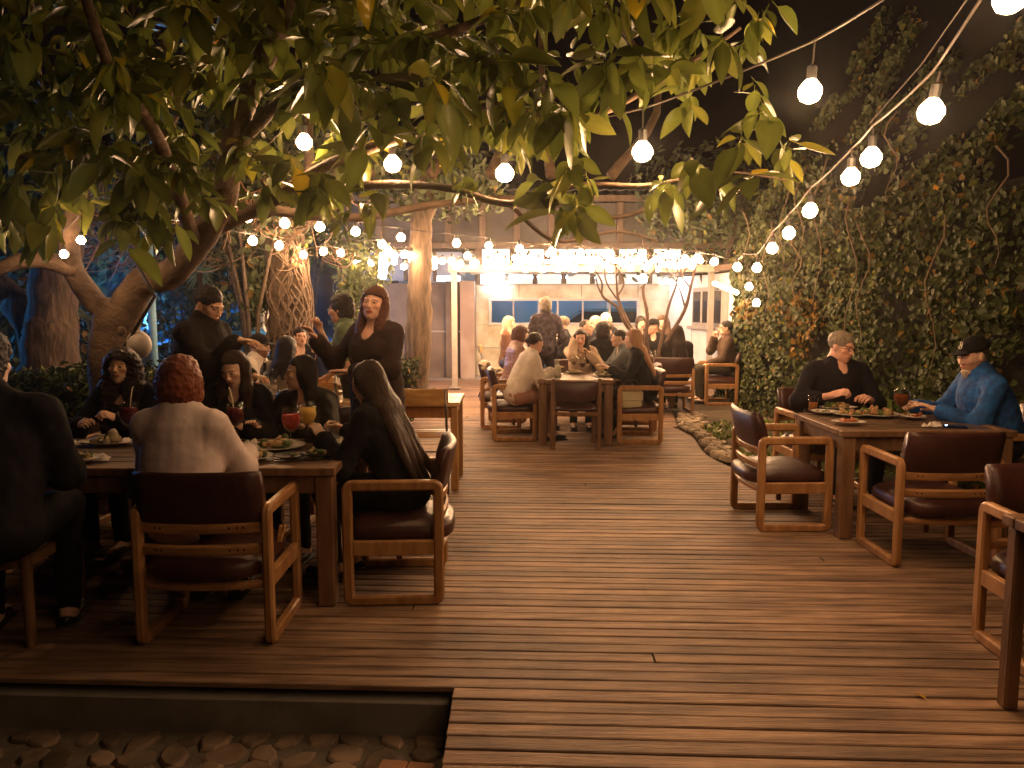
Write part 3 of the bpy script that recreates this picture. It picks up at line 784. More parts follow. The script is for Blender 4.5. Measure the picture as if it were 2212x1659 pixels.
orange = (vnoise(np.stack([d, z, np.ones(NI)], 1), 1.1) > .34) & (z < 2.6)
sel = orange & (rng.random(NI) < .55) & (z > .8); tn[sel] = np.array([3.6, 1.55, .75]) * rng.uniform(.6, 1.3, (int(sel.sum()), 1))
# the leaves that show largest are pieces of their own
vis = np.argsort(-(sz / P[:, 1]) + (P[:, 1] < 5.2) * 9 + (P[:, 2] > 3.2) * 9 + (P[:, 0] > 5) * 9)[:280]
rest = np.ones(NI, bool); rest[vis] = False
o = leaf_cloud('foliage', P[rest] - np.array(il), N[rest], sz[rest], m_ivy, 'heart', ivy, tint=tn[rest]); o['kind'] = 'stuff'
def one_leaf_mesh(nm, shape, mat, tint):
    pts = [(0, -.12, 0), (-.48, .18, .10), (-.30, .62, .05), (0, 1.0, -.06), (.30, .62, .05), (.48, .18, .10), (0, .30, -.04)]
    return npmesh(nm, np.array(pts) - np.array([0, .5, 0]), np.array([(6, 0, 5), (6, 5, 4), (6, 4, 3), (6, 3, 2), (6, 2, 1), (6, 1, 0)]), mat, False, np.array(tint))
lms = [one_leaf_mesh('leaf', 'heart', m_ivy, t_) for t_ in ((.8, .8, .8), (1.3, 1.3, 1.2), (1.8, 1.6, .9), (3.3, 1.5, .8), (1.0, 1.1, .9))]
def orient(o, p, dvec, nvec, size):
    n_ = Vector(nvec).normalized(); d_ = Vector(dvec); d_ = (d_ - n_ * d_.dot(n_)).normalized(); x_ = d_.cross(n_)
    m = Matrix((x_, d_, n_)).transposed().to_4x4(); m.translation = p
    o.matrix_basis = m @ Matrix.Diagonal((size, size, size, 1))
for i in vis:
    o = link('leaf', random.choice(lms), ivy); nn = Vector(N[i]) + Vector([random.gauss(0, .45) for _ in range(3)])
    orient(o, Vector(P[i]) - il + Vector((-.03, 0, 0)), (random.gauss(0, .6), random.gauss(0, .8), -1), nn, sz[i] * 1.1)
for k in range(14):        # woody ivy stems that hang in front
    d0 = random.uniform(2, cum[-1] - 4); b = MB(); pts = []
    z0_ = random.uniform(2.2, 3.8); L = random.uniform(.7, 1.8)
    for q in range(9):
        p, _ = ivp(d0 + .06 * math.sin(q * 1.3 + k)); pts.append(Vector((p.x - .42 + .05 * math.sin(q + k), p.y, z0_ - L * q / 8)) - il)
    b.tube(pts, [.010 - .0008 * q for q in range(9)], 6); b.build('stem', M('vine_bark', (.12, .08, .05), (.2, .14, .09), scale=20, rough=.9), ivy, smooth=True)
# fern-like low plants at the wall's foot and ground cover in the bed
m_cover = leafmat('ground_cover_leaf', (.085, .115, .025))
n = 5200; Y = rng.uniform(6.3, 12.4, n); X = np.array([deck_right(y) for y in Y]) + .22 + rng.random(n) ** 1.1 * 1.9
hh = .03 + np.clip((X - 3.0) * .18, 0, .42) * rng.random(n) + .05 * rng.random(n)
ok = (vnoise(np.stack([X, Y, X * 0], 1), 1.3) > -.12) & ~((X > 2.3) & (X < 3.9) & (Y > 9.6)); X, Y, hh = X[ok], Y[ok], hh[ok]; n = len(X)
tn = tints(n, .04); yg = vnoise(np.stack([X, Y, X * 0 + 5], 1), .8) > .05; tn[yg] *= np.array([1.3, 1.35, .8])
o = leaf_cloud('ground_cover', np.stack([X, Y, hh], 1), np.tile([-.1, -.3, 1.0], (n, 1)), rng.uniform(.03, .07, n), m_cover, 'oval', tint=tn); tag(o, kind='stuff')
def shrub(label, c, r, n, size, mat=m_bush, cat='shrub', group=None, trunk=True, name='shrub', warm=.03, dens=-.25):
    t = thing(name, label, cat, (c[0], c[1], 0), 0, group)
    u_ = rng.normal(size=(n, 3)); u_ /= np.linalg.norm(u_, axis=1, keepdims=True)
    rad = rng.random(n) ** .35; P = u_ * rad[:, None] * np.array(r)
    nz = vnoise(P + np.array([c]), 1.7 / max(.5, min(r))); P = P * (1 + .45 * nz[:, None]); k = nz + rng.normal(size=n) * .15 > dens
    P = P[k]; u2 = u_[k]; P[:, 2] = np.maximum(P[:, 2] + c[2], .02)
    o = leaf_cloud('foliage', P, u2, rng.uniform(size * .6, size * 1.3, len(P)), mat, 'oval', t, tint=tints(len(P), warm)); o['kind'] = 'stuff'
    if trunk:
        b = MB()
        for q in range(5):
            a = random.uniform(0, 6.28); b.tube([(0, 0, -.05), (.1 * math.cos(a) * r[0], .1 * math.sin(a) * r[1], c[2] * .5), (.5 * math.cos(a) * r[0], .5 * math.sin(a) * r[1], c[2] + r[2] * .4)], [.04, .028, .01], 6)
        b.build('stem', M('shrub_bark', (.09, .065, .045), (.15, .11, .08), scale=15, rough=.9), t, smooth=True)
    return t
shrub('leafy fern clump spilling over the stones at the foot of the ivy wall', (3.35, 7.7, .38), (.48, .75, .40), 1800, .10, m_cover, 'fern', name='fern')
shrub('dark pointed shrub beside the man with glasses at the far right', (3.75, 12.2, .75), (.34, .55, .75), 1600, .11)
# ---- clipped hedge behind the tables on the left
def hedge(label, a, c, wd, ht, n):
    a, c = Vector(a), Vector(c); t = thing('hedge', label, 'hedge', tuple((a + c) / 2)); L = (c - a).length; dr = (c - a).normalized(); nr = Vector((-dr.y, dr.x, 0))
    s_ = rng.uniform(-L / 2, L / 2, n); u_ = rng.uniform(-1, 1, n); z_ = rng.random(n) ** .6 * ht
    edge = rng.random(n) < .75; u_ = np.where(edge & (rng.random(n) < .6), np.sign(u_) * (1 - .12 * rng.random(n)), u_); z_ = np.where(~edge, ht * (1 - .1 * rng.random(n)), z_)
    z_ = z_ * (1 + .04 * np.sin(s_ * 3))
    P = s_[:, None] * np.array(dr)[None] + (u_ * wd / 2)[:, None] * np.array(nr)[None]; P[:, 2] = z_
    P += rng.normal(size=P.shape) * .03
    N = u_[:, None] * np.array(nr)[None] + np.array([0, 0, .7])
    o = leaf_cloud('foliage', P, N, rng.uniform(.035, .07, n), m_hedge, 'oval', t, tint=tints(n, .02)); o['kind'] = 'stuff'
    b = MB(); b.box((0, 0, ht * .46), (L - .2, wd * .72, ht * .86), .05, Matrix.Rotation(math.atan2(dr.y, dr.x), 3, 'Z')); b.build('core', M('hedge_core', (.012, .014, .008), rough=1), t)
hedge('low clipped hedge running behind the curly-haired woman', (-5.4, 6.1, 0), (-2.75, 6.75, 0), .7, .95, 9000)
hedge('low clipped hedge beyond the white-shirted man', (-3.9, 9.3, 0), (-1.2, 9.7, 0), .6, .85, 5000)

# ------------------------------------------------------------------ building at the far end
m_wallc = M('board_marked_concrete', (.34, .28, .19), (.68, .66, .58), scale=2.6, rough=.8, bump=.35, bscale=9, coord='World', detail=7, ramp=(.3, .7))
m_white = M('white_panel', (.66, .66, .66), (.76, .77, .78), scale=2.5, rough=.6, bump=.1, coord='World')
m_post = M('grey_steel_paint', (.30, .27, .25), (.36, .33, .30), scale=6, rough=.55, coord='World')
m_tposts = wood('facade_timber', (.09, .055, .035), (.15, .10, .06), rough=.7, stretch=(10, 10, 1), coord='World')
m_glass = M('window_glass', (.02, .05, .07), rough=.06, spec=.8)
def thin_glass(nm, tint, fr=.25):
    m = bpy.data.materials.new(nm); m.use_nodes = True; MATS[nm] = m
    n = m.node_tree.nodes; l = m.node_tree.links; n.clear(); o_ = n.new('ShaderNodeOutputMaterial'); mx = n.new('ShaderNodeMixShader'); t_ = n.new('ShaderNodeBsdfTransparent'); g_ = n.new('ShaderNodeBsdfGlossy'); f_ = n.new('ShaderNodeLayerWeight')
    t_.inputs[0].default_value = (*tint, 1); g_.inputs['Roughness'].default_value = .04; f_.inputs[0].default_value = fr
    q_ = n.new('ShaderNodeMath'); q_.operation = 'MULTIPLY'; q_.inputs[1].default_value = .6; l.new(f_.outputs['Facing'], q_.inputs[0]); l.new(q_.outputs[0], mx.inputs[0]); l.new(t_.outputs[0], mx.inputs[1]); l.new(g_.outputs[0], mx.inputs[2]); l.new(mx.outputs[0], o_.inputs[0]); return m
m_dusk = thin_glass('tinted_window_glass', (.55, .72, .85), .3)
bld = thing('restaurant_building', 'pale concrete building with a band of windows behind the far tables', 'building', (1.5, 16.6, 0))
bl = Vector(bld.location)
def bb(name, c, sz, mat, bev=.006, par=None):
    b = MB(); par = par or bld; off = bl if par is bld else bl + Vector(par.location)
    b.box(Vector(c) - bl, sz, bev); return b.build(name, mat, par)
YW = 16.6; X0, X1 = -.78, 3.45
bb('wall_panel', ((X0 + X1) / 2, YW, .56), (X1 - X0, .16, 1.12), m_wallc)           # below the windows
bb('wall_panel', ((X0 + X1) / 2, YW, 1.83), (X1 - X0, .16, .32), m_wallc)           # above
bb('wall_panel', (X0 + .17, YW, 1.395), (.34, .16, .55), m_wallc); bb('wall_panel', ((2.72 + X1) / 2, YW, 1.395), (X1 - 2.72, .16, .55), m_wallc)
for jx in (.15, 1.5, 2.72): bb('panel_joint', (jx, YW - .084, 1.85), (.012, .012, .28), M('joint', (.12, .1, .08)), 0)
bb('ledge', ((X0 + X1) / 2, YW - .10, 1.98), (X1 - X0, .05, .03), m_post)
bb('string_course', ((X0 + X1) / 2, YW - .085, .62), (X1 - X0, .02, .02), m_post)
wx = [(-.44, .02), (.05, .56), (.60, .97), (1.01, 1.52), (1.55, 2.05), (2.13, 2.68)]
fr = MB(); fr.box(Vector((1.12, YW - .10, 1.655)) - bl, (3.26, .05, .05), .005); fr.box(Vector((1.12, YW - .10, 1.135)) - bl, (3.26, .05, .05), .005)
fr.box(Vector((-.485, YW - .10, 1.395)) - bl, (.05, .05, .47), .005); fr.box(Vector((2.725, YW - .10, 1.395)) - bl, (.05, .05, .47), .005)
wfr = fr.build('window_frame', M('window_frame_paint', (.40, .42, .44), rough=.5), bld)
for i, (a, c) in enumerate(wx):
    bb('window_pane', ((a + c) / 2, YW - .075, 1.395), (c - a, .012, .47), m_dusk, 0)
    if i: bb('mullion', (a - .02, YW - .10, 1.395), (.035, .04, .47), m_post, .003)
# clerestory and bright upper strip with timber posts, then dim upper storey and corrugated roof
m_lit = M('lit_translucent_panel', (.7, .68, .6), rough=.4, emit=(1.0, .86, .66), estr=3.4)
m_lit2 = M('lit_frosted_pane', (.6, .6, .6), rough=.3, emit=(.85, .85, .86), estr=.55)
m_dim = M('dim_upper_panel', (.05, .042, .038), (.08, .07, .06), scale=2, rough=.7, coord='World')
for i in range(7):
    a = -.70 + i * .62
    bb('clerestory_pane', (a + .27, YW - .02, 2.10), (.50, .012, .20), m_lit2 if i else M('lit_cool_pane', (.6, .6, .6), emit=(.75, .9, 1.0), estr=2.2), 0)
    bb('clerestory_post', (a - .04, YW, 2.11), (.10, .14, .22), m_tposts)
bb('upper_beam', (1.35, YW - .02, 2.26), (4.5, .2, .10), m_post)
for i in range(6):
    a = -.72 + i * .74
    bb('lit_panel', (a + .37, YW + .02, 2.53), (.58, .02, .40), m_lit, 0)
    bb('facade_post', (a, YW - .02, 2.53), (.14, .18, .44), m_tposts)
bb('upper_beam', (.6, YW - .02, 2.81), (8.8, .24, .12), m_tposts)
for i in range(12):
    a = -3.6 + i * .74
    bb('upper_panel', (a + .37, YW + .04, 3.30), (.60, .03, .84), m_dim, 0)
    bb('facade_post', (a, YW, 3.30), (.13, .14, .86), m_tposts)
bb('fascia', (.9, YW - .1, 3.80), (9.6, .2, .12), m_tposts)
b = MB(); nn = 150; vs = []; fs = []
for i in range(nn + 1):
    X = -4 + i * 10.5 / nn; zz = .02 * math.sin(i * math.pi / 1.5)
    vs += [Vector((X, YW - .55, 3.92 + zz)) - bl, Vector((X, YW + 5, 4.9 + zz)) - bl, Vector((X, YW - .55, 3.90 + zz)) - bl]
for i in range(nn): fs += [(i * 3, i * 3 + 3, i * 3 + 4, i * 3 + 1), (i * 3, i * 3 + 2, i * 3 + 5, i * 3 + 3)]
b.add(vs, fs); b.build('corrugated_roof', M('roof_metal', (.10, .09, .10), (.16, .15, .16), scale=3, rough=.4, metal=.6), bld)
bb('back_wall', (1.2, 19.5, 1.9), (10, .2, 4.0), m_dim)
# the lane behind the building, seen through the band of windows
bb('lane_wall', (1.2, 18.9, 1.4), (8, .1, 2.8), M('lane_render', (.30, .34, .36), (.40, .44, .46), scale=2, rough=.8, coord='World'))
# left part of the facade: concrete wall, shade put into its colour, bluish windows above
m_wdark = M('shaded_concrete', (.10, .075, .055), (.22, .17, .13), scale=1.4, rough=.85, bump=.5, bscale=8, coord='World', detail=7, ramp=(.35, .7))
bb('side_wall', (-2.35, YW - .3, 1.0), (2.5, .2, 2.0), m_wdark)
bb('rail', (-1.9, YW - .42, .98), (1.6, .04, .04), m_post)
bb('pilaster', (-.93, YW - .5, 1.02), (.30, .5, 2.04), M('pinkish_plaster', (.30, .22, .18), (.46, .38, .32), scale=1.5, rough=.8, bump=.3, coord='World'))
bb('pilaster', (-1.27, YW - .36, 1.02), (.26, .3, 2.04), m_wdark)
for i in range(4):
    bb('window_pane', (-3.2 + i * .62, YW - .26, 2.36), (.54, .02, .60), M('pane_grey_blue', (.12, .14, .18), rough=.3, emit=(.30, .36, .50), estr=.45), 0)
    bb('facade_post', (-3.5 + i * .62, YW - .3, 2.36), (.08, .1, .62), m_tposts)
bb('glowing_sill', (-1.35, YW - .31, 2.10), (.5, .02, .12), M('sill_glow', (.6, .6, .6), emit=(.8, .9, 1.0), estr=2.0), 0)  # the sill glows by its own emission
# side wing on the right with a white wall and a window
wg = thing('side_wing', 'white-panelled side wing with a dark sash window beside the ivy', 'building', (3.5, 14.6, 0)); wl = Vector(wg.location)
Aw, Bw = Vector((3.45, 16.5, 0)), Vector((4.05, 13.35, 0)); dw = (Bw - Aw).normalized(); rw = Matrix.Rotation(math.atan2(dw.y, dw.x), 3, 'Z'); nw = Vector((dw.y, -dw.x, 0)); Lw = (Bw - Aw).length
if nw.x > 0: nw = -nw
def wb(name, s_, z, out, sz, mat, bev=.005):
    b = MB(); b.box(Aw + dw * s_ + nw * out + Vector((0, 0, z)) - wl, sz, bev, rw); return b.build(name, mat, wg)
wb('wall_panel', Lw / 2, .57, 0, (Lw, .12, 1.14), m_white); wb('wall_panel', Lw / 2, 1.99, 0, (Lw, .12, .26), m_white)
wb('wall_panel', .62, 1.5, 0, (1.24, .12, .72), m_white); wb('wall_panel', Lw - .22, 1.5, 0, (.44, .12, .72), m_white)
wb('window_frame', 2.0, 1.5, .065, (1.52, .03, .76), m_post); wb('window_pane', 1.9, 1.5, .082, (1.2, .012, .60), M('dark_window', (.03, .03, .04), rough=.08, spec=.8), 0)
for s_ in (1.7, 2.1): wb('sash_bar', s_, 1.5, .095, (.05, .02, .60), M('sash_paint', (.45, .42, .38), rough=.5))
wb('window_sill', 2.0, 1.10, .11, (1.6, .12, .06), m_post)
for s_ in (.4, 1.2, 2.0, 2.8): wb('panel_joint', s_, .55, .0605, (.012, .004, 1.0), M('joint', (.12, .1, .08)), 0)
wb('corner_post', Lw + .05, 1.08, 0, (.16, .18, 2.16), wood('corner_timber', (.28, .18, .10), (.4, .27, .17), stretch=(10, 10, 1), coord='World'))
wb('roof_slab', Lw / 2, 2.2, .05, (Lw + .4, .5, .10), m_tposts)
# steel post and beam of the canopy in front
cn = thing('canopy_frame', 'grey steel post and long beam in front of the building', 'canopy frame', (-1.05, 13.9, 0)); cl = Vector(cn.location)
for (nm, c, sz) in (('post', (0, 0, 1.08), (.10, .10, 2.16)), ('beam', (2.35, 0, 2.20), (4.9, .10, .13)), ('post', (4.72, .2, 1.08), (.10, .10, 2.16)), ('rafter', (0, 1.3, 2.2), (.08, 2.5, .10)), ('rafter', (2.3, 1.3, 2.2), (.08, 2.5, .10)), ('rafter', (4.6, 1.3, 2.2), (.08, 2.5, .10))):
    b = MB(); b.box(c, sz, .005); b.build(nm, m_post, cn)
b = MB(); b.box((0, 0, .03), (.2, .2, .012), .002); b.build('base_plate', m_post, cn)

# lamps fixed to the buildings
def tube_lamp(label, a, c, E, col, r=.022, group=None):
    a, c = Vector(a), Vector(c); t = thing('tube_lamp', label, 'tube lamp', tuple((a + c) / 2), 0, group); o_ = (a + c) / 2
    b = MB(); b.tube([a - o_, c - o_], r, 8); b.build('tube', M('tube_light_%d_%d' % (E, int(col[2] * 100)), (1, 1, 1), emit=col, estr=E), t)
    b = MB(); d_ = (c - a).normalized()
    for p in (a - o_, c - o_): b.box(p + Vector((0, .03, .0)), (.05, .06, .05), .004)
    b.build('fitting', m_post, t); return t
tube_lamp('cool white tube lamp glowing at the left corner of the terrace', (-.60, YW - .25, 2.02), (-.05, YW - .25, 2.02), 105, (.80, .92, 1.0))
tube_lamp('white tube lamp at the corner between the building and its side wing', (3.15, YW - .35, 2.0), (3.30, YW - 1.2, 2.0), 75, (.85, .93, 1.0))
tube_lamp('warm tube lamp under the eave of the side wing', tuple(px(1543, 612, 12.9)), tuple(px(1592, 632, 11.9)), 60, (1, .68, .38), .035)
tube_lamp('tall bright vertical tube lamp on the tree beside the standing woman', tuple(px(829, 548, 9.6)), tuple(px(826, 600, 9.6)), 70, (1, .82, .6), .05)
tube_lamp('cool tube lamp in the lane behind the band of windows', (-.6, 18.3, 2.2), (3.0, 18.3, 2.2), 34, (.38, .72, 1.0), .03)
tube_lamp('long tube lamp along the canopy beam', (0.3, 14.4, 2.35), (2.9, 14.4, 2.35), 26, (1, .80, .55), .03)
# ================================================================== TREES
m_bark = M('smooth_bark', (.10, .065, .042), (.21, .145, .095), scale=5, rough=.8, bump=1.2, bscale=26, stretch=(1, 1, 1.6), coord='World', detail=9, patch=.3)
m_bark2 = M('rough_bark', (.055, .038, .026), (.15, .105, .072), scale=7, rough=.9, bump=1.4, bscale=12, stretch=(3, 3, .5), coord='World', detail=8)
def smooth_path(pts, n=10):
    pts = [Vector(p) for p in pts]
    if len(pts) < 3: return pts
    out = []
    for i in range(len(pts) - 1):
        p0, p1, p2, p3 = pts[max(i - 1, 0)], pts[i], pts[i + 1], pts[min(i + 2, len(pts) - 1)]
        for k in range(n):
            t = k / n; out.append(.5 * ((2 * p1) + (p2 - p0) * t + (2 * p0 - 5 * p1 + 4 * p2 - p3) * t * t + (3 * p1 - p0 - 3 * p2 + p3) * t ** 3))
    return out + [pts[-1]]
def limb(b, pts, r0, r1, seg=12, n=7, wob=.0, knob=True):
    P = smooth_path(pts, n); k = len(P); rad = [r0 + (r1 - r0) * (i / (k - 1)) ** .8 for i in range(k)]
    if knob: rad = [r * (1 + .07 * mnoise.noise(p * 4)) for r, p in zip(rad, P)]
    o_ = len(b.v); b.tube(P, rad, seg, wob=wob)
    if seg >= 12:
        for i in range(o_, len(b.v)):
            c = P[min(k - 1, (i - o_) // seg)]; v = Vector(b.v[i]); d_ = v - c; b.v[i] = tuple(c + d_ * (1 + .13 * mnoise.noise(v * 5) + .07 * mnoise.noise(Vector((v.x * 9, v.y * 9, v.z * 24)))))
    return P, rad
rt_ = thing('rubber_tree', 'large-leaved rubber tree whose branches spread low over the deck tables', 'tree', (-3.0, 5.6, 0)); ro = Vector(rt_.location)
base = Vector((-3.0, 5.65, -.05)); fork = px(258, 655, 5.62)
def build_limb(name, pts, r0, r1, seg=12, sub=True):
    b = MB(); P, rad = limb(b, [Vector(p) - ro for p in pts], r0, r1, seg); b.build(name, m_bark, rt_, smooth=True); return [(p + ro, r) for p, r in zip(P, rad)]
trunk = build_limb('trunk', [base + Vector((0, 0, -.1)), px(252, 800, 5.65), px(250, 720, 5.62), px(262, 655, 5.6)], .20, .155, 16)
L = {}
L['left'] = build_limb('branch', [px(245, 690, 5.62), px(195, 640, 5.6), px(155, 575, 5.5), px(150, 500, 5.3), px(170, 400, 5.0), px(180, 260, 4.8)], .095, .045)
L['left2'] = build_limb('branch', [px(160, 580, 5.5), px(60, 560, 5.3), px(-80, 600, 5.1), px(-260, 560, 4.8)], .07, .035)
L['mid'] = build_limb('branch', [px(265, 680, 5.6), px(310, 610, 5.55), px(370, 590, 5.4), px(430, 520, 5.2), px(482, 430, 5.0), px(500, 330, 4.8), px(535, 205, 4.5), px(600, 60, 4.3), px(650, -120, 4.2)], .125, .05, 14)
L['right'] = build_limb('branch', [px(400, 560, 5.3), px(470, 500, 5.2), px(620, 425, 5.0), px(790, 400, 4.7), px(960, 405, 4.4), px(1100, 440, 4.2), px(1250, 400, 4.0), px(1400, 400, 3.9), px(1560, 372, 3.8), px(1700, 390, 3.75)], .040, .004)
L['right2'] = build_limb('branch', [px(430, 510, 5.2), px(560, 450, 5.1), px(700, 360, 4.8), px(860, 300, 4.5), px(1060, 230, 4.1), px(1250, 260, 3.9), px(1450, 160, 3.7), px(1600, 60, 3.6)], .05, .008)
L['up'] = build_limb('branch', [px(500, 330, 4.8), px(640, 190, 4.3), px(800, 120, 3.9), px(1000, 60, 3.7), px(1200, -40, 3.6)], .045, .015)
L['front'] = build_limb('branch', [px(420, 530, 5.2), px(380, 400, 4.4), px(330, 280, 3.9), px(240, 150, 3.6), px(180, -20, 3.5)], .05, .02)
L['back'] = build_limb('branch', [px(560, 450, 5.1), px(760, 470, 5.4), px(950, 440, 5.5), px(1150, 430, 5.2), px(1320, 470, 4.8), px(1470, 420, 4.4)], .04, .010)
L['low2'] = build_limb('branch', [px(1100, 440, 4.2), px(1200, 520, 4.4), px(1330, 500, 4.5), px(1420, 520, 4.5)], .014, .006)
nodes = [(p, r) for l_ in L.values() for (p, r) in l_]
# knots on the trunk, hanging white lamp globe and its cord
for (u, v) in ((262, 715), (257, 772)):
    b = MB(); b.ell(px(u, v, 5.40) - ro, (.035, .02, .035), 10, 7); b.build('knot', m_bark2, rt_, smooth=True)
g = thing('hanging_globe', 'white globe on a dark cord hanging beside the rubber tree trunk', 'globe lamp', tuple(px(300, 745, 5.35))); go = Vector(g.location)
b = MB(); b.ell((0, 0, 0), (.085, .085, .10), 16, 10); b.build('globe', M('white_plaster', (.5, .45, .4), rough=.6), g, smooth=True)
b = MB(); b.tube([Vector((-.02, -.06, .02)), Vector((-.08, -.05, -.02)), px(335, 640, 5.3) - go, px(290, 560, 5.3) - go], .012, 6); b.build('cord', M('black_rubber', (.015, .012, .012), rough=.6), g, smooth=True)

# leaves
m_leaf = M('rubber_leaf', (.072, .102, .024), (.12, .152, .040), scale=3, rough=.27, attr='tint', spec=.6, coord='World', transl=.33)
def leafgeo(fold, droop, wd, nl=6, under=None):
    """unit-length leaf along +Y, folded at the midrib"""
    vs = []; tint = []
    for i in range(nl + 1):
        t = i / nl; w_ = wd * math.sin(math.pi * min(1, t * .97 + .03) ** .82) ** .85 * (1 if i < nl else 0) if i else .012
        zc = -droop * t * t
        for s_ in (-1, 0, 1):
            vs.append((s_ * w_ * math.cos(fold), t, zc + abs(s_) * w_ * math.sin(fold))); tint.append((1.7, 1.6, 1.2) if s_ == 0 else (1.0 + .28 * (t > .0), 1.05 + .15, .9))
    fs = []
    for i in range(nl):
        for s_ in (0, 1): a = i * 3 + s_; fs.append((a, a + 1, a + 4, a + 3))
    o = len(vs); 
    for (y_, w_) in ((-.22, .010), (0, .010)):
        for a in (0, 2.09, 4.19): vs.append((w_ * math.cos(a), y_, w_ * math.sin(a) * 1.0)); tint.append((2.2, 2.0, .9))
    for a in range(3): a2 = (a + 1) % 3; fs.append((o + a, o + a2, o + 3 + a2, o + 3 + a))
    return np.array(vs), np.array(fs), np.array(tint)
LG = [leafgeo(f_, d_, w_) for (f_, d_, w_) in ((.25, .12, .24), (.45, .22, .25), (.12, .05, .26), (.6, .16, .26), (.3, .3, .23), (.2, -.06, .25))]
low_u = [-200, 0, 100, 250, 350, 450, 520, 600, 700, 800, 900, 1000, 1100, 1200, 1300, 1380, 1450, 1520, 1600, 1680, 1740, 1760]
low_v = [600, 575, 540, 590, 545, 480, 560, 470, 520, 500, 505, 500, 480, 520, 530, 470, 500, 430, 440, 400, 300, 200]
twn = MB(); twn2 = MB(); cand = []
def inside(u, v):
    lv = np.interp(u, low_u, low_v)
    if v > lv - 45: return 0
    if 190 < u < 420 and v > 600: return 0
    d_ = 1.0
    if u > 1130: d_ = .42
    if u > 1480: d_ = .42
    if ((u - 1560) / 170) ** 2 + ((v - 235) / 75) ** 2 < 1: d_ = .12
    if u > 1680 and v < 230: d_ = 0
    if ((u - 1360) / 70) ** 2 + ((v - 215) / 70) ** 2 < 1: d_ *= .3
    if ((u - 1250) / 150) ** 2 + ((v - 400) / 40) ** 2 < 1: d_ *= .6
    # keep the bulbs of the near string in view
    for (bu, bv) in ((657, 305), (848, 352), (1090, 372), (1388, 325), (1750, 195), (175, 520), (534, 468)):
        if (u - bu) ** 2 + (v - bv) ** 2 < 65 ** 2: return 0
    return d_
NODEP = np.array([tuple(n_[0]) for n_ in nodes])
clusters = []; tries = 0
while len(clusters) < 335 and tries < 30000:
    tries += 1; u = random.uniform(-150, 1750); v = random.uniform(-160, 580)
    if random.random() > inside(u, v): continue
    Y = np.interp(u, [-150, 400, 900, 1300, 1750], [4.6, 4.7, 4.2, 3.8, 3.55]) + random.gauss(0, .55)
    Y = max(2.9, Y); p = px(u, v, Y); d2 = ((NODEP - np.array(p)) ** 2).sum(1); j = int(d2.argmin())
    if d2[j] > 1.0 ** 2: continue
    if any((p - q).length < .10 for q, _ in clusters): continue
    clusters.append((p, nodes[j][0]))
leaves = []
for (p, q) in clusters:
    dv = (p - q); Ld = dv.length
    mid = (p + q) / 2 + Vector((random.gauss(0, .06), random.gauss(0, .06), -.05 - random.random() * .08))
    pts = smooth_path([q, mid, p, p + dv.normalized() * .05 + Vector((0, 0, .04))], 4)
    (twn if random.random() < .5 else twn2).tube(pts, [.009 - .0055 * i / (len(pts) - 1) for i in range(len(pts))], 5)
    n_ = random.randint(6, 9); a0 = random.random() * 6
    out = Vector((dv.x, dv.y, 0)); out = out.normalized() if out.length > .01 else Vector((1, 0, 0))
    for k in range(n_):
        a = a0 + k * 2.4; rad_ = Vector((math.cos(a), math.sin(a), 0)); back = k / n_ * .16
        pos = p - dv.normalized() * min(back, Ld * .6)
        dd = (rad_ * random.uniform(.5, 1.0) + out * .35 + Vector((0, 0, random.uniform(-1.7, .1)))).normalized()
        nn_ = Vector((0, 0, 1)) + Vector([random.gauss(0, .35) for _ in range(3)])
        sz_ = random.uniform(.10, .225) * (1.2 if random.random() < .2 else 1) * (.9 if p.x > .3 else 1)
        t_ = random.uniform(.6, 1.35); r_ = random.random()
        tc = (t_, t_, t_)
        if r_ < .028: tc = (3.0 * t_, 1.9 * t_, .7)
        elif r_ < .08: tc = (2.1 * t_, 1.7 * t_, .8)
        elif r_ < .30: tc = (1.55 * t_, 1.35 * t_, 1.3 * t_)
        leaves.append((pos, dd, nn_, sz_, random.randrange(6), tc))
twn.build('twig', M('twig_bark', (.20, .13, .075), (.32, .21, .12), scale=12, rough=.7), rt_, smooth=True)
tw_o = twn2.build('twig', M('twig_bark_red', (.24, .12, .06), (.34, .18, .10), scale=12, rough=.6), rt_, smooth=True)
for o_ in rt_.children:
    if o_.name.startswith('twig'): o_['kind'] = 'stuff'
def lmat(pos, dd, nn_, sz_):
    n_ = Vector(nn_); d_ = dd; n_ = (n_ - d_ * n_.dot(d_))
    if n_.length < .05: n_ = Vector((1, 0, .1)) - d_ * d_.x
    n_.normalize(); x_ = d_.cross(n_); return x_, d_, n_
def near_bulb(p): return False
def proj(p):
    d_ = p - Vector((0, 0, CAM_H)); yy_ = d_.y * math.cos(PITCH) - d_.z * math.sin(PITCH); zz_ = d_.y * math.sin(PITCH) + d_.z * math.cos(PITCH)
    return 1106 + FPX * d_.x / yy_, 829.5 - FPX * zz_ / yy_
def clear_of_bulbs(l):
    for f_ in (0, .5, 1.0):
        u, v = proj(l[0] + l[1] * l[3] * f_)
        for (bu, bv, bY) in ((657, 305, 4.9), (848, 352, 4.6), (1090, 372, 4.3), (1388, 325, 3.8), (1750, 195, 3.35), (175, 518, 4.9), (534, 468, 6.7), (615, 481, 7.1), (691, 489, 7.5), (768, 499, 8.0)):
            if l[0].y < bY + .1 and (u - bu) ** 2 + (v - bv) ** 2 < (34 if bY < 6 else 22) ** 2: return False
    return True
leaves = [l for l in leaves if clear_of_bulbs(l)]
leaves.sort(key=lambda l: -l[3] / max(.5, l[0].y))
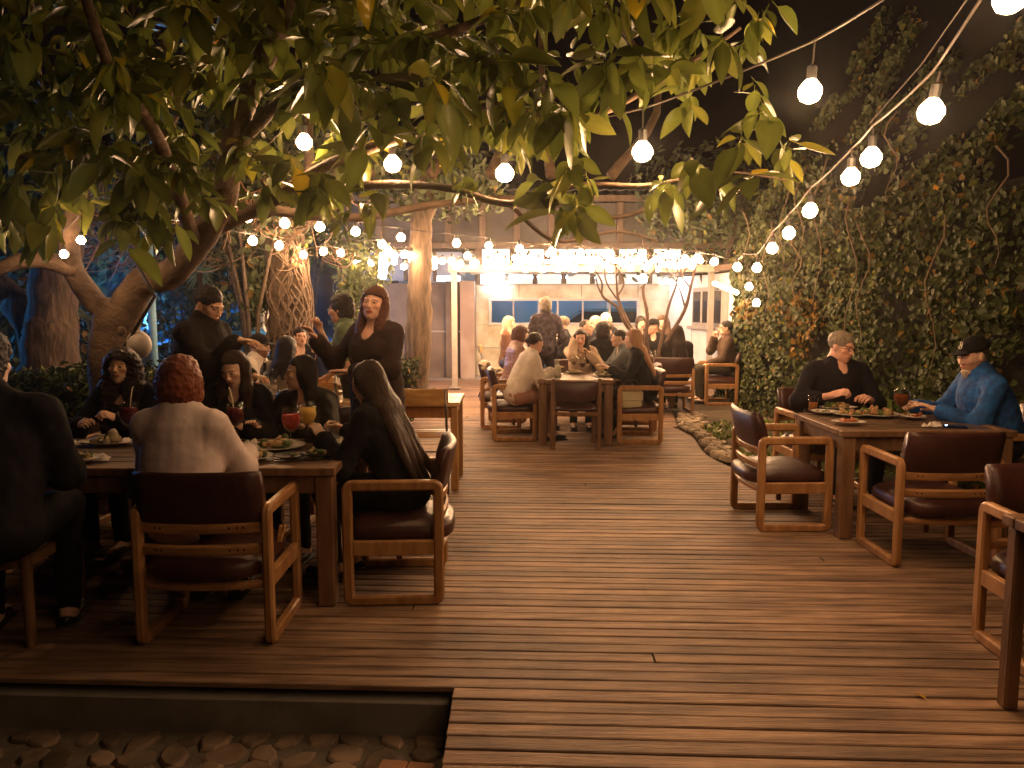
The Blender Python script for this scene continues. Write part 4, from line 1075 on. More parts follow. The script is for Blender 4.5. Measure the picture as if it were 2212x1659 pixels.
def visible(l):
    d_ = l[0] - Vector((0, 0, CAM_H)); yy_ = d_.y * math.cos(PITCH) - d_.z * math.sin(PITCH); zz_ = d_.y * math.sin(PITCH) + d_.z * math.cos(PITCH)
    u = 1106 + FPX * d_.x / yy_; v = 829.5 - FPX * zz_ / yy_; return 20 < u < 2190 and 20 < v < 640
big = [l for l in leaves if visible(l)][:285]; ids = set(id(l) for l in big)
small = [l for l in leaves if id(l) not in ids]
pal = {}
for (pos, dd, nn_, sz_, k, tc) in big:
    key = (k, round(tc[0], 0), tc[0] > 2)
    if key not in pal:
        V, F, T = LG[k]; pal[key] = npmesh('leaf', V, F, m_leaf, True, T * np.array(tc))
    o = link('leaf', pal[key], rt_); x_, d_, n_ = lmat(pos, dd, nn_, sz_)
    m = Matrix((x_, d_, n_)).transposed().to_4x4(); m.translation = pos + dd * sz_ * .2 - ro; o.matrix_basis = m @ Matrix.Diagonal((sz_, sz_, sz_, 1))
def bulk(ls, name, parent, mat, org):
    Vs = []; Fs = []; Ts = []; n_ = 0
    for (pos, dd, nn_, sz_, k, tc) in ls:
        V, F, T = LG[k]; x_, d_, n2 = lmat(pos, dd, nn_, sz_); Mx = np.array([x_, d_, n2]) * sz_
        Vs.append(V @ Mx + np.array(pos + dd * sz_ * .2 - org)); Fs.append(F + n_); Ts.append(T * np.array(tc)); n_ += len(V)
    o = link(name, npmesh(name, np.concatenate(Vs), np.concatenate(Fs), mat, True, np.concatenate(Ts)), parent); o['kind'] = 'stuff'; return o
bulk(small, 'foliage', rt_, m_leaf, ro)
# darker rear crown of the same tree, higher and further back
rear = []
for i in range(2200):
    u = random.uniform(-200, 1500); v = random.uniform(-260, 500); Y = random.uniform(5.0, 7.4)
    lim = np.interp(u, [-200, 300, 700, 1100, 1300, 1500], [560, 480, 400, 330, 200, 20])
    if v > lim: continue
    if mnoise.noise(Vector((u * .004, v * .006, Y))) < -.22: continue
    t_ = random.uniform(.6, 1.3)
    rear.append((px(u, v, Y), Vector((random.gauss(0, 1), random.gauss(0, 1), random.gauss(-.4, .6))).normalized(), Vector((random.gauss(0, .5), random.gauss(0, .5), 1)), random.uniform(.10, .18), random.randrange(6), (t_ * .8, t_ * .8, t_ * .7)))
bulk(rear, 'foliage', rt_, m_leaf, ro)
for k in range(10):
    b = MB(); u0 = 150 + k * 130; limb(b, [px(u0, 380, 5.4) - ro, px(u0 + random.uniform(-80, 120), 200, 5.8) - ro, px(u0 + random.uniform(-120, 200), -60, 6.2) - ro], .04, .015, 8, 5); b.build('branch', m_bark, rt_, smooth=True)

# ---- other trees
def big_trunk(label, pts, r0, r1, mat=m_bark2, vines=0, name='tree', crown=None, cat='tree'):
    pts = [Vector(p) for p in pts]; t = thing(name, label, cat, (pts[0].x, pts[0].y, 0)); o_ = Vector(t.location)
    b = MB(); P, rad = limb(b, [p - o_ for p in pts], r0, r1, 28, 14); 
    for i, v in enumerate(b.v):
        vv = Vector(v) + o_; d_ = mnoise.noise(vv * 3.5) * .04 + mnoise.noise(Vector((vv.x * 14, vv.y * 14, vv.z * 3))) * .035; c = P[min(len(P) - 1, i // 28)]; dr = Vector(v) - c
        b.v[i] = tuple(Vector(v) + dr.normalized() * d_)
    b.build('trunk', mat, t, smooth=True)
    for k in range(vines):
        a = random.uniform(math.pi * 1.0, math.pi * 2); b = MB(); q = []; h0 = random.uniform(.1, 1.0); h1 = random.uniform(1.6, 3.2)
        for i in range(14):
            z_ = h0 + (h1 - h0) * i / 13; j = min(len(P) - 1, max(0, int((z_ / max(.1, P[-1].z)) * (len(P) - 1)))); rr_ = rad[j] * 1.06 + .02
            aa = a + .35 * math.sin(i * .8 + k) + (i * .05 * (k % 3 - 1)); q.append(P[j] * 1.0 + Vector((math.cos(aa) * rr_, math.sin(aa) * rr_, 0)) + Vector((0, 0, z_ - P[j].z)))
        b.tube(q, [.012 + .006 * random.random()] * 14, 6); b.build('vine', M('vine_root', (.10, .068, .045), (.19, .13, .09), scale=20, rough=.9), t, smooth=True)
    if crown:
        for (c, r, n, sz_) in crown:
            u_ = rng.normal(size=(n, 3)); u_ /= np.linalg.norm(u_, axis=1, keepdims=True); Pp = u_ * (rng.random(n) ** .4)[:, None] * np.array(r); nz = vnoise(Pp, 1.1); kp = nz > -.18
            Pp = Pp[kp] + np.array(Vector(c) - o_); o = leaf_cloud('crown', Pp, u_[kp], rng.uniform(sz_ * .6, sz_ * 1.3, len(Pp)), m_bush, 'oval', t, tint=tints(len(Pp), .02)); o['kind'] = 'stuff'
    return t
big_trunk('thick vine-wrapped tree trunk behind the green-shirted man', [Vector((-3.0, 10.2, -.1)), px(625, 700, 10.2), px(622, 600, 10.2), px(600, 470, 10.3), px(585, 330, 10.4)], .30, .24, vines=22,
          crown=[(px(560, 250, 10.6), (1.7, 1.2, 1.1), 3500, .13), (px(760, 580, 11.2), (.62, .5, .62), 1700, .085), (px(540, 620, 10.0), (.22, .25, .6), 700, .10)])
big_trunk('straight slender tree trunk left of the grey steel post', [(-1.52, 11.6, -.1), px(903, 720, 11.6), px(907, 600, 11.6), px(912, 480, 11.7), px(930, 330, 11.8)], .20, .15, m_bark2,
          crown=[(px(940, 380, 12), (1.6, 1.2, .7), 2200, .12)])
big_trunk('blue-lit pair of old trunks beyond the hedge at far left', [(-5.32, 8.6, -.1), px(108, 760, 8.6), px(112, 680, 8.7), px(128, 560, 8.8), px(150, 380, 9)], .33, .22, m_bark2)
big_trunk('leaning trunk with blue light on it beyond the hedge', [(-5.25, 8.9, -.1), px(60, 700, 8.9), px(20, 640, 9.0), px(-60, 560, 9.0)], .20, .14, m_bark2)
# bare young tree in the middle of the far tables
m_bareb = M('bare_tree_bark', (.075, .045, .03), (.13, .08, .055), scale=14, rough=.85, bump=.5)
bt = thing('bare_tree', 'small leafless tree with several thin forked limbs among the far tables', 'tree', (1.82, 10.9, 0)); bo = Vector(bt.location)
def bare(pts, r0, r1):
    b = MB(); P, rad = limb(b, [px(u, v, Y) - bo for (u, v, Y) in pts], r0, r1, 8, 5); b.build('branch', m_bareb, bt, smooth=True); return P
Yb = 10.9
sets = [[(1405, 800, Yb), (1385, 745, Yb), (1352, 700, Yb - .1), (1335, 665, Yb - .1), (1302, 640, Yb - .2), (1300, 610, Yb - .2), (1283, 580, Yb - .3)],
        [(1400, 800, Yb), (1378, 740, Yb), (1340, 660, Yb), (1332, 610, Yb), (1330, 560, Yb)],
        [(1410, 810, Yb), (1396, 740, Yb), (1398, 680, Yb), (1390, 618, Yb), (1420, 575, Yb - .1), (1418, 545, Yb - .1)],
        [(1415, 800, Yb), (1432, 720, Yb), (1445, 660, Yb), (1462, 610, Yb), (1464, 555, Yb)],
        [(1420, 805, Yb), (1440, 740, Yb), (1478, 672, Yb - .1), (1492, 620, Yb - .2), (1505, 570, Yb - .3), (1520, 548, Yb - .3)],
        [(1340, 655, Yb), (1310, 610, Yb), (1303, 560, Yb), (1285, 540, Yb)], [(1334, 640, Yb), (1348, 610, Yb), (1330, 575, Yb), (1320, 558, Yb)],
        [(1302, 640, Yb - .2), (1292, 620, Yb - .2), (1285, 590, Yb - .2)], [(1462, 610, Yb), (1440, 580, Yb), (1432, 556, Yb)], [(1470, 600, Yb), (1485, 575, Yb), (1492, 560, Yb)],
        [(1480, 665, Yb), (1470, 630, Yb), (1463, 615, Yb)], [(1492, 622, Yb - .2), (1475, 600, Yb - .2), (1468, 570, Yb)], [(1418, 565, Yb), (1395, 535, Yb), (1385, 510, Yb)], [(1330, 600, Yb), (1345, 570, Yb), (1352, 540, Yb)]]
for i, s_ in enumerate(sets): bare(s_, .042 if i in (0, 1, 2, 4) else (.034 if i == 3 else .014), .008)
b = MB(); limb(b, [Vector((0, 0, -.1)), px(1408, 800, Yb) - bo, px(1400, 770, Yb) - bo], .08, .06, 10, 4); b.build('trunk', m_bareb, bt, smooth=True)
# dark bushes and trees beyond
shrub('bushy dark shrub beyond the hedge at the far left', (-6.6, 10.2, 1.0), (1.2, 1.0, 1.1), 3200, .12, group=None)
shrub('tall dark thicket behind the standing man', (-4.75, 11.6, 1.6), (1.0, .9, 1.7), 4200, .11)
shrub('broad thicket left of the vine-wrapped trunk', (-4.05, 11.9, 2.6), (.9, .8, 1.1), 2600, .11)
shrub('leafy tree crown arching above the white shirted man', (-3.4, 9.9, 2.9), (1.2, .8, .8), 2400, .11)
shrub('pale variegated bush behind the head of the green-shirted man', (-2.55, 12.6, 1.55), (.42, .4, .75), 1500, .085, leafmat('variegated_leaf', (.16, .17, .09)))
shrub('large dark tree mass behind the side wing and ivy', (4.6, 17.5, 3.3), (2.6, 1.6, 1.9), 5200, .16, cat='tree', name='tree')
shrub('bushy dark growth over the roof edge at right', (3.9, 15.0, 3.3), (1.4, .8, .6), 3000, .11, cat='tree', name='tree')
shrub('distant dark tree beyond the yard at left', (-9.5, 17, 3), (3.5, 2, 3), 5200, .22, cat='tree', name='tree')
shrub('distant dark tree behind the vine-wrapped trunk', (-4.8, 18, 4.2), (2.4, 2, 2.0), 3600, .2, cat='tree', name='tree')
# spiky palm lit from behind
pm = thing('fan_palm', 'spiky fan palm catching pale light behind the standing man', 'palm', (-4.35, 10.7, 0)); pc = px(432, 590, 10.7) - Vector(pm.location)
m_palm = M('palm_leaf', (.16, .26, .14), (.26, .38, .22), scale=6, rough=.4)
for k in range(26):
    a = k * 2 * math.pi / 26; L_ = random.uniform(.22, .36); d_ = Vector((math.cos(a), random.uniform(-.4, .2), math.sin(a) * .9 + .1)).normalized(); sd = d_.cross(Vector((0, 1, 0))).normalized() * .016
    b = MB(); e = pc + d_ * L_ + Vector((0, 0, -.04)); m_ = pc + d_ * L_ * .5
    b.add([pc - sd * .4, pc + sd * .4, m_ + sd, e, m_ - sd, m_ + Vector((0, -.012, 0))], [(0, 1, 5), (1, 2, 5), (2, 3, 5), (3, 4, 5), (4, 0, 5)]); b.build('leaf', m_palm, pm)
b = MB(); b.tube([(0, 0, -.05), pc * .5, pc], [.07, .06, .05], 8); b.build('trunk', m_bark2, pm, smooth=True)
# yard at left: blue pole lamp, white column, tarpaulin and van
yb = thing('blue_post', 'bright blue lit pole beyond the hedge', 'pole', tuple(Vector((px(330, 700, 9.4).x, 9.4, 0))))
b = MB(); b.tube([(0, 0, -.05), (0, 0, 2.3)], .045, 10); b.build('pole', M('pale_blue_paint', (.25, .5, .75), rough=.5), yb, smooth=True)
b = MB(); b.box((0, 0, .02), (.2, .2, .03), .005); b.build('foot', m_post, yb)
wc = thing('white_column', 'white column beside the vine-wrapped trunk', 'column', tuple(Vector((px(553, 700, 12).x, 12, 0))))
b = MB(); b.box((0, 0, 1.15), (.34, .3, 2.3), .01); b.build('shaft', m_white, wc); b = MB(); b.box((0, 0, .06), (.42, .38, .14), .01); b.build('plinth', m_white, wc)
b = MB(); b.tube([(-.22, 0, 0), (-.22, 0, 2.3)], .03, 8); b.build('pipe', M('rusty_pipe', (.3, .22, .16), rough=.7), wc, smooth=True)
# tarpaulin-covered stack
tp_ = thing('covered_stack', 'stack covered with a crumpled bright blue tarpaulin beyond the hedge', 'tarpaulin', tuple(Vector((px(500, 740, 11.2).x, 11.2, 0))))
nx = 14; vs = []; fs = []
for i in range(nx):
    for j in range(nx):
        a, c = i / (nx - 1) * 2 - 1, j / (nx - 1) * 2 - 1; e = max(abs(a), abs(c)); zz = 1.15 if e < .8 else 1.15 * (1 - (e - .8) * 5.2)
        vs.append((a * .55 * (1 + .05 * random.random()), c * .5, max(0, zz + .07 * mnoise.noise(Vector((a * 3, c * 3, 1))))))
for i in range(nx - 1):
    for j in range(nx - 1): fs.append((i * nx + j, (i + 1) * nx + j, (i + 1) * nx + j + 1, i * nx + j + 1))
b = MB(); b.add(vs, fs); b.build('tarpaulin', M('blue_tarpaulin', (.03, .16, .48), (.05, .24, .62), scale=6, rough=.35, bump=.5), tp_, smooth=True)
b = MB(); b.box((0, 0, .5), (.85, .8, 1.0), .02); b.build('crates', m_tposts, tp_)
# parked car seen between the trunks
def car(label, x, y, rz, col):
    t = thing('parked_car', label, 'car', (x, y, 0), rz); mcar = M('car_paint_%.2f' % col[2], col, rough=.25, coat=.6)
    def prof(pts, w_, nm, mat, z=0):
        b = MB(); n_ = len(pts); vs = [(p[0], -w_ / 2, p[1]) for p in pts] + [(p[0], w_ / 2, p[1]) for p in pts]
        fs = [tuple(reversed(range(n_))), tuple(range(n_, 2 * n_))] + [(i, (i + 1) % n_, (i + 1) % n_ + n_, i + n_) for i in range(n_)]; b.add(vs, fs); return b.build(nm, mat, t, angle=30)
    prof([(-2.1, .28), (2.1, .28), (2.15, .6), (2.0, .82), (1.1, .92), (-1.6, .95), (-2.1, .85)], 1.7, 'body', mcar)
    prof([(1.1, .92), (.45, 1.38), (.2, 1.44), (-.9, 1.44), (-1.6, .95)], 1.5, 'cabin', M('car_glass', (.02, .03, .04), rough=.05, spec=.8))
    prof([(.42, 1.40), (.2, 1.46), (-.9, 1.46), (-1.05, 1.40)], 1.52, 'roof', mcar)
    for (wx_, wy) in ((1.35, .8), (1.35, -.8), (-1.35, .8), (-1.35, -.8)):
        b = MB(); b.lathe([(.2, -.1), (.31, -.1), (.32, -.06), (.32, .06), (.31, .1), (.2, .1)], (wx_, wy, .32), 20, Matrix.Rotation(R(90), 3, 'X')); w1 = b.build('wheel', M('tyre', (.02, .02, .02), rough=.8), t, angle=40)
        b = MB(); b.lathe([(.02, -.11), (.19, -.11), (.19, .11), (.02, .11)], (wx_, wy, .32), 12, Matrix.Rotation(R(90), 3, 'X')); b.build('rim', M('rim', (.5, .5, .5), rough=.3, metal=.9), w1)
    for q in (-.6, .6):
        b = MB(); b.ell((2.08, q, .66), (.08, .16, .07), 10, 6); b.build('headlight', M('headlight', (.6, .65, .7), rough=.1), t, smooth=True)
        b = MB(); b.ell((-2.08, q, .75), (.05, .14, .08), 10, 6); b.build('tail_light', M('tail_light', (.4, .02, .02), rough=.2), t, smooth=True)
car('pale car parked in the yard beyond the trunks at far left', -7.0, 12.6, R(15), (.30, .36, .42))
car('dark blue car standing in the lane behind the band of windows', 2.0, 17.75, R(180), (.05, .20, .30))
car('blue car parked beyond the vine-wrapped trunk', -4.9, 14.2, R(5), (.03, .16, .38))
# lamp that gives the yard its blue light
def street_lamp(label, x, y, h, col, E, r=.11):
    t = thing('yard_lamp', label, 'lamp', (x, y, 0)); b = MB(); b.tube([(0, 0, -.05), (0, 0, h)], .04, 8); b.build('pole', m_post, t, smooth=True)
    b = MB(); b.lathe([(.04, h), (.16, h + .02), (.2, h + .14), (.05, h + .2)], seg=14); b.build('hood', m_post, t, smooth=True)
    b = MB(); b.ell((0, 0, h - .06), (r, r, .07), 10, 6); b.build('bulb', M('lamp_%.1f_%d' % (col[0], E), (1, 1, 1), emit=col, estr=E), t, smooth=True)
street_lamp('cyan-blue yard lamp beyond the trees at far left', -6.35, 13.2, 1.75, (.08, .42, 1.0), 1300)
street_lamp('blue yard lamp behind the vine-wrapped trunk', -4.45, 13.6, 1.9, (.10, .40, 1.0), 900)
street_lamp('low blue-white yard lamp at far left behind the old trunks', -8.1, 9.2, 1.9, (.08, .38, 1.0), 700)
# dark boundary wall closing the yard
b = MB(); b.box((0, 0, 1.4), (26, .2, 2.9), .01); o = b.build('boundary_wall', M('boundary_render', (.07, .06, .06), (.11, .10, .10), scale=2, rough=.9, coord='World')); o.location = (-16.2, 19.5, 0)
tag(o, 'long dark rendered wall closing the yard at far left', 'wall')
# ================================================================== FURNITURE
m_oak = wood('oak', (.30, .145, .055), (.46, .25, .105), rough=.42, rand=.08, stretch=(6, 6, 1.2), scale=4, bump=.25, coat=.1)
m_oakh = wood('oak_slat', (.30, .145, .055), (.48, .26, .11), rough=.42, rand=.08, stretch=(1.2, 8, 8), scale=4, bump=.25, coat=.1)
m_oakd = wood('oak_dark', (.13, .07, .035), (.22, .12, .06), rough=.5, rand=.08, stretch=(6, 6, 1.2), scale=4)
m_leath = M('maroon_leather', (.036, .013, .012), (.062, .021, .018), scale=7, rough=.38, bump=.25, bscale=45, spec=.55, rvar=.08)
m_darkw = wood('table_timber', (.09, .055, .035), (.17, .105, .065), rough=.4, stretch=(1.2, 10, 10), scale=3)
m_tleg = wood('table_leg_timber', (.13, .07, .035), (.22, .12, .065), rough=.5, stretch=(8, 8, 1.2), scale=3)
m_ply = wood('honey_wood', (.42, .22, .07), (.60, .36, .14), rough=.35, stretch=(1.2, 8, 8), scale=4, coat=.3)
m_steel = M('chair_steel', (.14, .13, .12), rough=.35, metal=.8)
def rrect(w, h, r, n=4):
    """rounded rectangle centred at the origin in (a, b)"""
    out = []
    for (cx, cy, a0) in ((w / 2 - r, h / 2 - r, 0), (-w / 2 + r, h / 2 - r, 90), (-w / 2 + r, -h / 2 + r, 180), (w / 2 - r, -h / 2 + r, 270)):
        for k in range(n + 1): a = R(a0 + 90 * k / n); out.append((cx + r * math.cos(a), cy + r * math.sin(a)))
    return out
def curved_slab(w, bow, z0, z1, th, y0, lean=0.0, n=9, bulge=0.0, rnd=.012):
    """slab spanning x, curved backwards (-y) at the middle; for slats and back pads"""
    b = MB(); vs = []; fs = []; sec = 8
    for i in range(n + 1):
        t = -1 + 2 * i / n; x = t * w / 2; yc = y0 - bow * (1 - t * t); end = 1 - .0 * abs(t)
        pts = [(-th / 2 + rnd * .5, z0), (th / 2 - rnd * .5, z0), (th / 2 + bulge * .5, z0 + rnd), (th / 2 + bulge, (z0 + z1) / 2), (th / 2 + bulge * .4, z1 - rnd), (th / 2 - rnd, z1), (-th / 2 + rnd, z1), (-th / 2, z1 - rnd), (-th / 2, z0 + rnd)]
        sec = len(pts)
        for (y, z) in pts: vs.append((x, yc + y - lean * (z - z0), z))
    for i in range(n):
        for k in range(sec): k2 = (k + 1) % sec; fs.append((i * sec + k, (i + 1) * sec + k, (i + 1) * sec + k2, i * sec + k2))
    fs.append(tuple(range(sec))); fs.append(tuple(n * sec + k for k in reversed(range(sec))))
    b.add(vs, fs); return b
def cushion(w, d, z0, z1, cx=0, cy=0, crown=.025, n=10, curve=0.0):
    b = MB(); vs = []; fs = []
    def sq(t): return math.copysign(abs(t) ** .999, t)
    rows = [(0.90, z0), (.98, z0 + .012), (1.0, (z0 + z1) / 2 - .005), (.985, z1 - .016), (.93, z1 - .003), (.75, z1 + crown * .5), (.45, z1 + crown * .9), (.0, z1 + crown)]
    m = 28
    for (s_, z) in rows:
        for k in range(m):
            a = 2 * math.pi * k / m; c, s2 = math.cos(a), math.sin(a); e = 5.5
            rr = (abs(c) ** e + abs(s2) ** e) ** (-1 / e)
            yy = s2 * rr * s_ * d / 2; xx = c * rr * s_ * w / 2
            vs.append((cx + xx, cy + yy - (curve * (1 - (2 * xx / w) ** 2) if yy < 0 else 0), z))
    for i in range(len(rows) - 1):
        for k in range(m): k2 = (k + 1) % m; fs.append((i * m + k, i * m + k2, (i + 1) * m + k2, (i + 1) * m + k))
    fs.append(tuple(reversed(range(m)))); b.add(vs, fs); return b
def make_armchair():
    """sled armchair facing local +Y; origin at the centre of its footprint"""
    t = thing('armchair', 'x', 'armchair'); W, D, Hh = .62, .51, .65
    for q in (-1, 1):
        b = MB(); path = [(q * (W / 2 - .022), a, c + Hh / 2) for (a, c) in rrect(D - .05, Hh - .05, .026)]
        b.loop_sweep(path, .042, .052, (1, 0, 0)); f = b.build('arm_frame', m_oak, t, angle=35)
        b = MB(); b.box((q * (W / 2 - .022), 0, .30), (.034, D - .10, .075), .005); b.build('side_rail', m_oak, t)
    for (z0, z1) in ((.525, .578), (.425, .475)):
        sl = curved_slab(W - .085, .035, z0, z1, .022, -D / 2 + .03).build('slat', m_oakh, t, angle=40)
        b = MB()
        for sx in (-.20, -.175, .13, .165, .19): b.ell((sx, -D / 2 + .0185 - .035 * (1 - (sx / .2675) ** 2), (z0 + z1) / 2), (.0055, .002, .0055), 8, 4)
        b.build('plug', M('dark_plug', (.03, .015, .01), rough=.7), sl)
    curved_slab(W - .085, .035, .268, .305, .03, -D / 2 + .03).build('back_rail', m_oakh, t, angle=40)
    b = MB(); b.box((0, D / 2 - .045, .285), (W - .085, .025, .05), .004); b.build('front_rail', m_oakh, t)
    curved_slab(W - .07, .04, .565, .81, .045, -D / 2 + .045, lean=.22, bulge=.02, rnd=.02).build('back_cushion', m_leath, t, smooth=True)
    cushion(W - .09, D + .02, .318, .405, 0, -.015, .035, curve=.03).build('seat_cushion', m_leath, t, smooth=True)
    b = MB(); b.box((0, 0, .305), (.06, D - .12, .02), .003); b.box((0, .0, .22), (.03, .03, .15), .003); b.build('underframe', m_oakd, t)
    return t
def make_sidechair():
    t = thing('side_chair', 'x', 'side chair'); W, D = .53, .50
    for q in (-1, 1):
        b = MB(); b.tube([(q * (W / 2 - .022), -D / 2 + .03, 0), (q * (W / 2 - .022), -D / 2 + .03, .45), (q * (W / 2 - .022), -D / 2 - .01, .77)], [.024, .026, .02], 8); b.build('rear_leg', m_oakd, t, angle=50)
        b = MB(); b.box((q * (W / 2 - .03), D / 2 - .03, .205), (.042, .042, .41), .006); b.build('front_leg', m_oakd, t)
        b = MB(); b.box((q * (W / 2 - .03), 0, .385), (.025, D - .08, .05), .004); b.build('side_rail', m_oakd, t)
    curved_slab(W - .06, .05, .365, .41, .022, -D / 2 + .03).build('back_rail', m_oakd, t, angle=40)
    # back pad with a drooping lower edge
    bk = curved_slab(W - .045, .045, .52, .735, .035, -D / 2 + .035, lean=.08, bulge=.015, rnd=.015, n=12)
    for i, v in enumerate(bk.v):
        tt = 2 * v[0] / (W - .045); f = max(0, (.62 - v[2]) / .1); bk.v[i] = (v[0], v[1], v[2] - f * .05 * (1 - tt * tt) + f * .03)
    bk.build('back_cushion', m_leath, t, smooth=True)
    cushion(W - .08, D - .02, .41, .455, 0, 0, .02).build('seat_cushion', m_leath, t, smooth=True)
    return t
def make_metalchair():
    t = thing('bistro_chair', 'x', 'bistro chair'); W = .40
    for q in (-1, 1):
        b = MB(); b.tube([(q * .19, .20, 0), (q * .17, .05, .30), (q * .17, -.12, .46), (q * .17, -.20, .86)], .010, 8); b.build('side_tube', m_steel, t, smooth=True)
        b = MB(); b.tube([(q * .19, -.22, 0), (q * .17, -.10, .28), (q * .17, .16, .45)], .010, 8); b.build('rear_leg', m_steel, t, smooth=True)
    b = MB(); b.tube([(-.17, .05, .30), (.17, .05, .30)], .007, 6); b.tube([(-.19, -.20, .06), (.19, -.20, .06)], .007, 6); b.build('cross_bar', m_steel, t, smooth=True)
    for k in range(4):
        b = MB(); b.box((0, -.13 + k * .09, .465), (.38, .08, .016), .004); b.build('seat_slat', m_ply, t)
    curved_slab(.38, .045, .73, .865, .016, -.165, lean=.12).build('backrest', m_ply, t, angle=40)
    return t
AC, SC, MC = make_armchair(), make_sidechair(), make_metalchair()
used = set()
def place(proto, x, y, face, label, group):
    o = proto if proto.name not in used else copy_tree(proto); used.add(proto.name)
    o.location = (x, y, 0); o.rotation_euler = (0, 0, R(face - 90)); tag(o, label, None, group); return o
g_ = 'oak and maroon leather armchairs'
place(AC, -1.385, 3.53, 91, 'oak armchair with maroon back seen from behind, under the woman in the pink blazer', g_)
place(AC, -.62, 4.06, 183, 'oak armchair seen side-on, holding the woman with very long black hair', g_)
place(SC, -2.42, 3.50, 92, 'shadowed dark side chair at far left under the dark-coated man', 'dark side chairs')
place(AC, 0.02, 8.77, 2, 'oak armchair side-on under the woman in the white blouse', g_)
place(AC, -.10, 9.62, -8, 'oak armchair half hidden behind the one under the white-bloused woman', g_)
place(AC, 1.42, 8.62, 180, 'oak armchair side-on with a cream handbag hanging in it', g_)
place(AC, 1.55, 9.45, 172, 'armchair with glossy maroon back behind the blonde woman', g_)
place(AC, 2.25, 10.85, 92, 'armchair seen from behind under the woman with long dark hair near the bare tree', g_)
place(AC, 3.22, 11.85, 178, 'armchair side-on under the man in glasses at far right', g_)
place(AC, 1.91, 5.33, 1, 'empty oak armchair with light shining on its maroon seat, left of the right-hand table', g_)
place(AC, 2.54, 4.55, 90, 'empty oak armchair seen from behind at the front of the right-hand table', g_)
place(AC, 2.43, 3.13, -92, 'oak armchair cut by the right edge of the picture, facing the near table corner', g_)
place(AC, 3.62, 5.45, 178, 'armchair under the man in the blue jacket', g_)
place(AC, 2.62, 6.38, -88, 'armchair behind the right-hand table under the man with grey hair', g_)
place(AC, .85, 9.95, -90, 'armchair hidden behind the table under the woman sipping wine', g_)
place(SC, .68, 8.20, 90, 'dark-legged side chair with a scooped maroon back, empty in front of the middle table', 'dark side chairs')
place(SC, 2.42, 2.30, 92, 'dark side chair only just in view at the bottom right corner', 'dark side chairs')
place(MC, -.70, 6.28, 88, 'bistro chair with yellow wooden slats and steel tubes beside the standing woman', 'bistro chairs')
place(MC, -.35, 12.9, 0, 'bistro chair with dark tubes under the blonde woman by the far wall', 'bistro chairs')
place(MC, -1.95, 7.2, 150, 'bistro chair whose backrest shows beyond the bottles', 'bistro chairs')
place(MC, -2.32, 5.70, 85, 'bistro chair under the person with short brown hair', 'bistro chairs')
place(MC, -1.72, 6.72, 95, 'bistro chair under the woman in the grey sweater', 'bistro chairs')
place(MC, 1.15, 12.1, 180, 'bistro chair under the suited man in front of the windows', 'bistro chairs')
# near-left table chairs on the far side
place(AC, -2.60, 5.12, -90, 'armchair hidden behind the curly-haired woman', g_)
place(AC, -1.80, 5.08, -90, 'armchair hidden behind the woman gazing down at her drink', g_)
place(AC, -1.14, 5.08, -90, 'armchair hidden behind the woman in profile', g_)

def table(label, x, y, w_, d_, h, rz=0, leg=.09, mat=None, ml=None, th=.035, frame=True):
    t = thing('dining_table', label, 'table', (x, y, 0), R(rz)); mat = mat or m_darkw; ml = ml or m_tleg
    if frame:
        n = max(3, int(d_ / .14)); fw_ = .07
        for k in range(n):
            ww = (d_ - 2 * fw_) / n; b = MB(); b.box((0, -d_ / 2 + fw_ + ww * (k + .5), h - th / 2 - .002), (w_ - 2 * fw_ - .004, ww - .004, th), .003); b.build('plank', mat, t)
        for q in (-1, 1):
            b = MB(); b.box((0, q * (d_ / 2 - fw_ / 2), h - th / 2), (w_, fw_ - .003, th + .006), .005); b.build('edge_board', ml, t)
            b = MB(); b.box((q * (w_ / 2 - fw_ / 2), 0, h - th / 2), (fw_ - .003, d_ - 2 * fw_ - .002, th + .006), .005); b.build('edge_board', ml, t)
    else:
        b = MB(); b.box((0, 0, h - th / 2), (w_, d_, th), .005); b.build('tabletop', mat, t)
    for q in (-1, 1):
        b = MB(); b.box((0, q * (d_ / 2 - .055), h - th - .055), (w_ - leg * 2.1, .028, .09), .004); b.build('apron', ml, t)
        b = MB(); b.box((q * (w_ / 2 - .055), 0, h - th - .055), (.028, d_ - leg * 2.1, .09), .004); b.build('apron', ml, t)
        for r_ in (-1, 1):
            b = MB(); b.box((q * (w_ / 2 - leg / 2 - .015), r_ * (d_ / 2 - leg / 2 - .015), (h - th - .004) / 2), (leg, leg, h - th - .004), .008); b.build('leg', ml, t)
    return t
T1 = table('long dark timber table of the group at left, crowded with plates and drinks', -1.86, 4.15, 1.95, .86, .72, 0)
T2 = table('dark square table at right where two men are eating', 2.70, 5.27, 1.14, .86, .72, 0)
T3 = table('dark small table of the four women in the middle distance', .70, 8.68, .84, .92, .72, 0)
T4 = table('honey-coloured plain table whose right corner shows behind the standing woman', -1.70, 6.50, 2.54, .66, .74, 0, leg=.06, mat=wood('pale_tabletop', (.42, .27, .15), (.55, .38, .23), rough=.25, stretch=(1, 8, 8), coat=.2), ml=wood('honey_leg', (.30, .15, .055), (.42, .23, .095), stretch=(8, 8, 1)), frame=False)
T5 = table('small table with juice glasses near the bare tree', 2.0, 11.6, .9, .8, .72, 0)
T6 = table('table with a dark cloth of people far behind the green-shirted man', -2.1, 8.1, 1.1, .75, .72, 0)
T7 = table('small bistro table by the far wall', .42, 12.5, .8, .6, .72, 0, leg=.05)
T8 = table('dark table cut off by the bottom right corner of the picture', 2.265, 2.42, .82, .78, .745, 0, leg=.055)

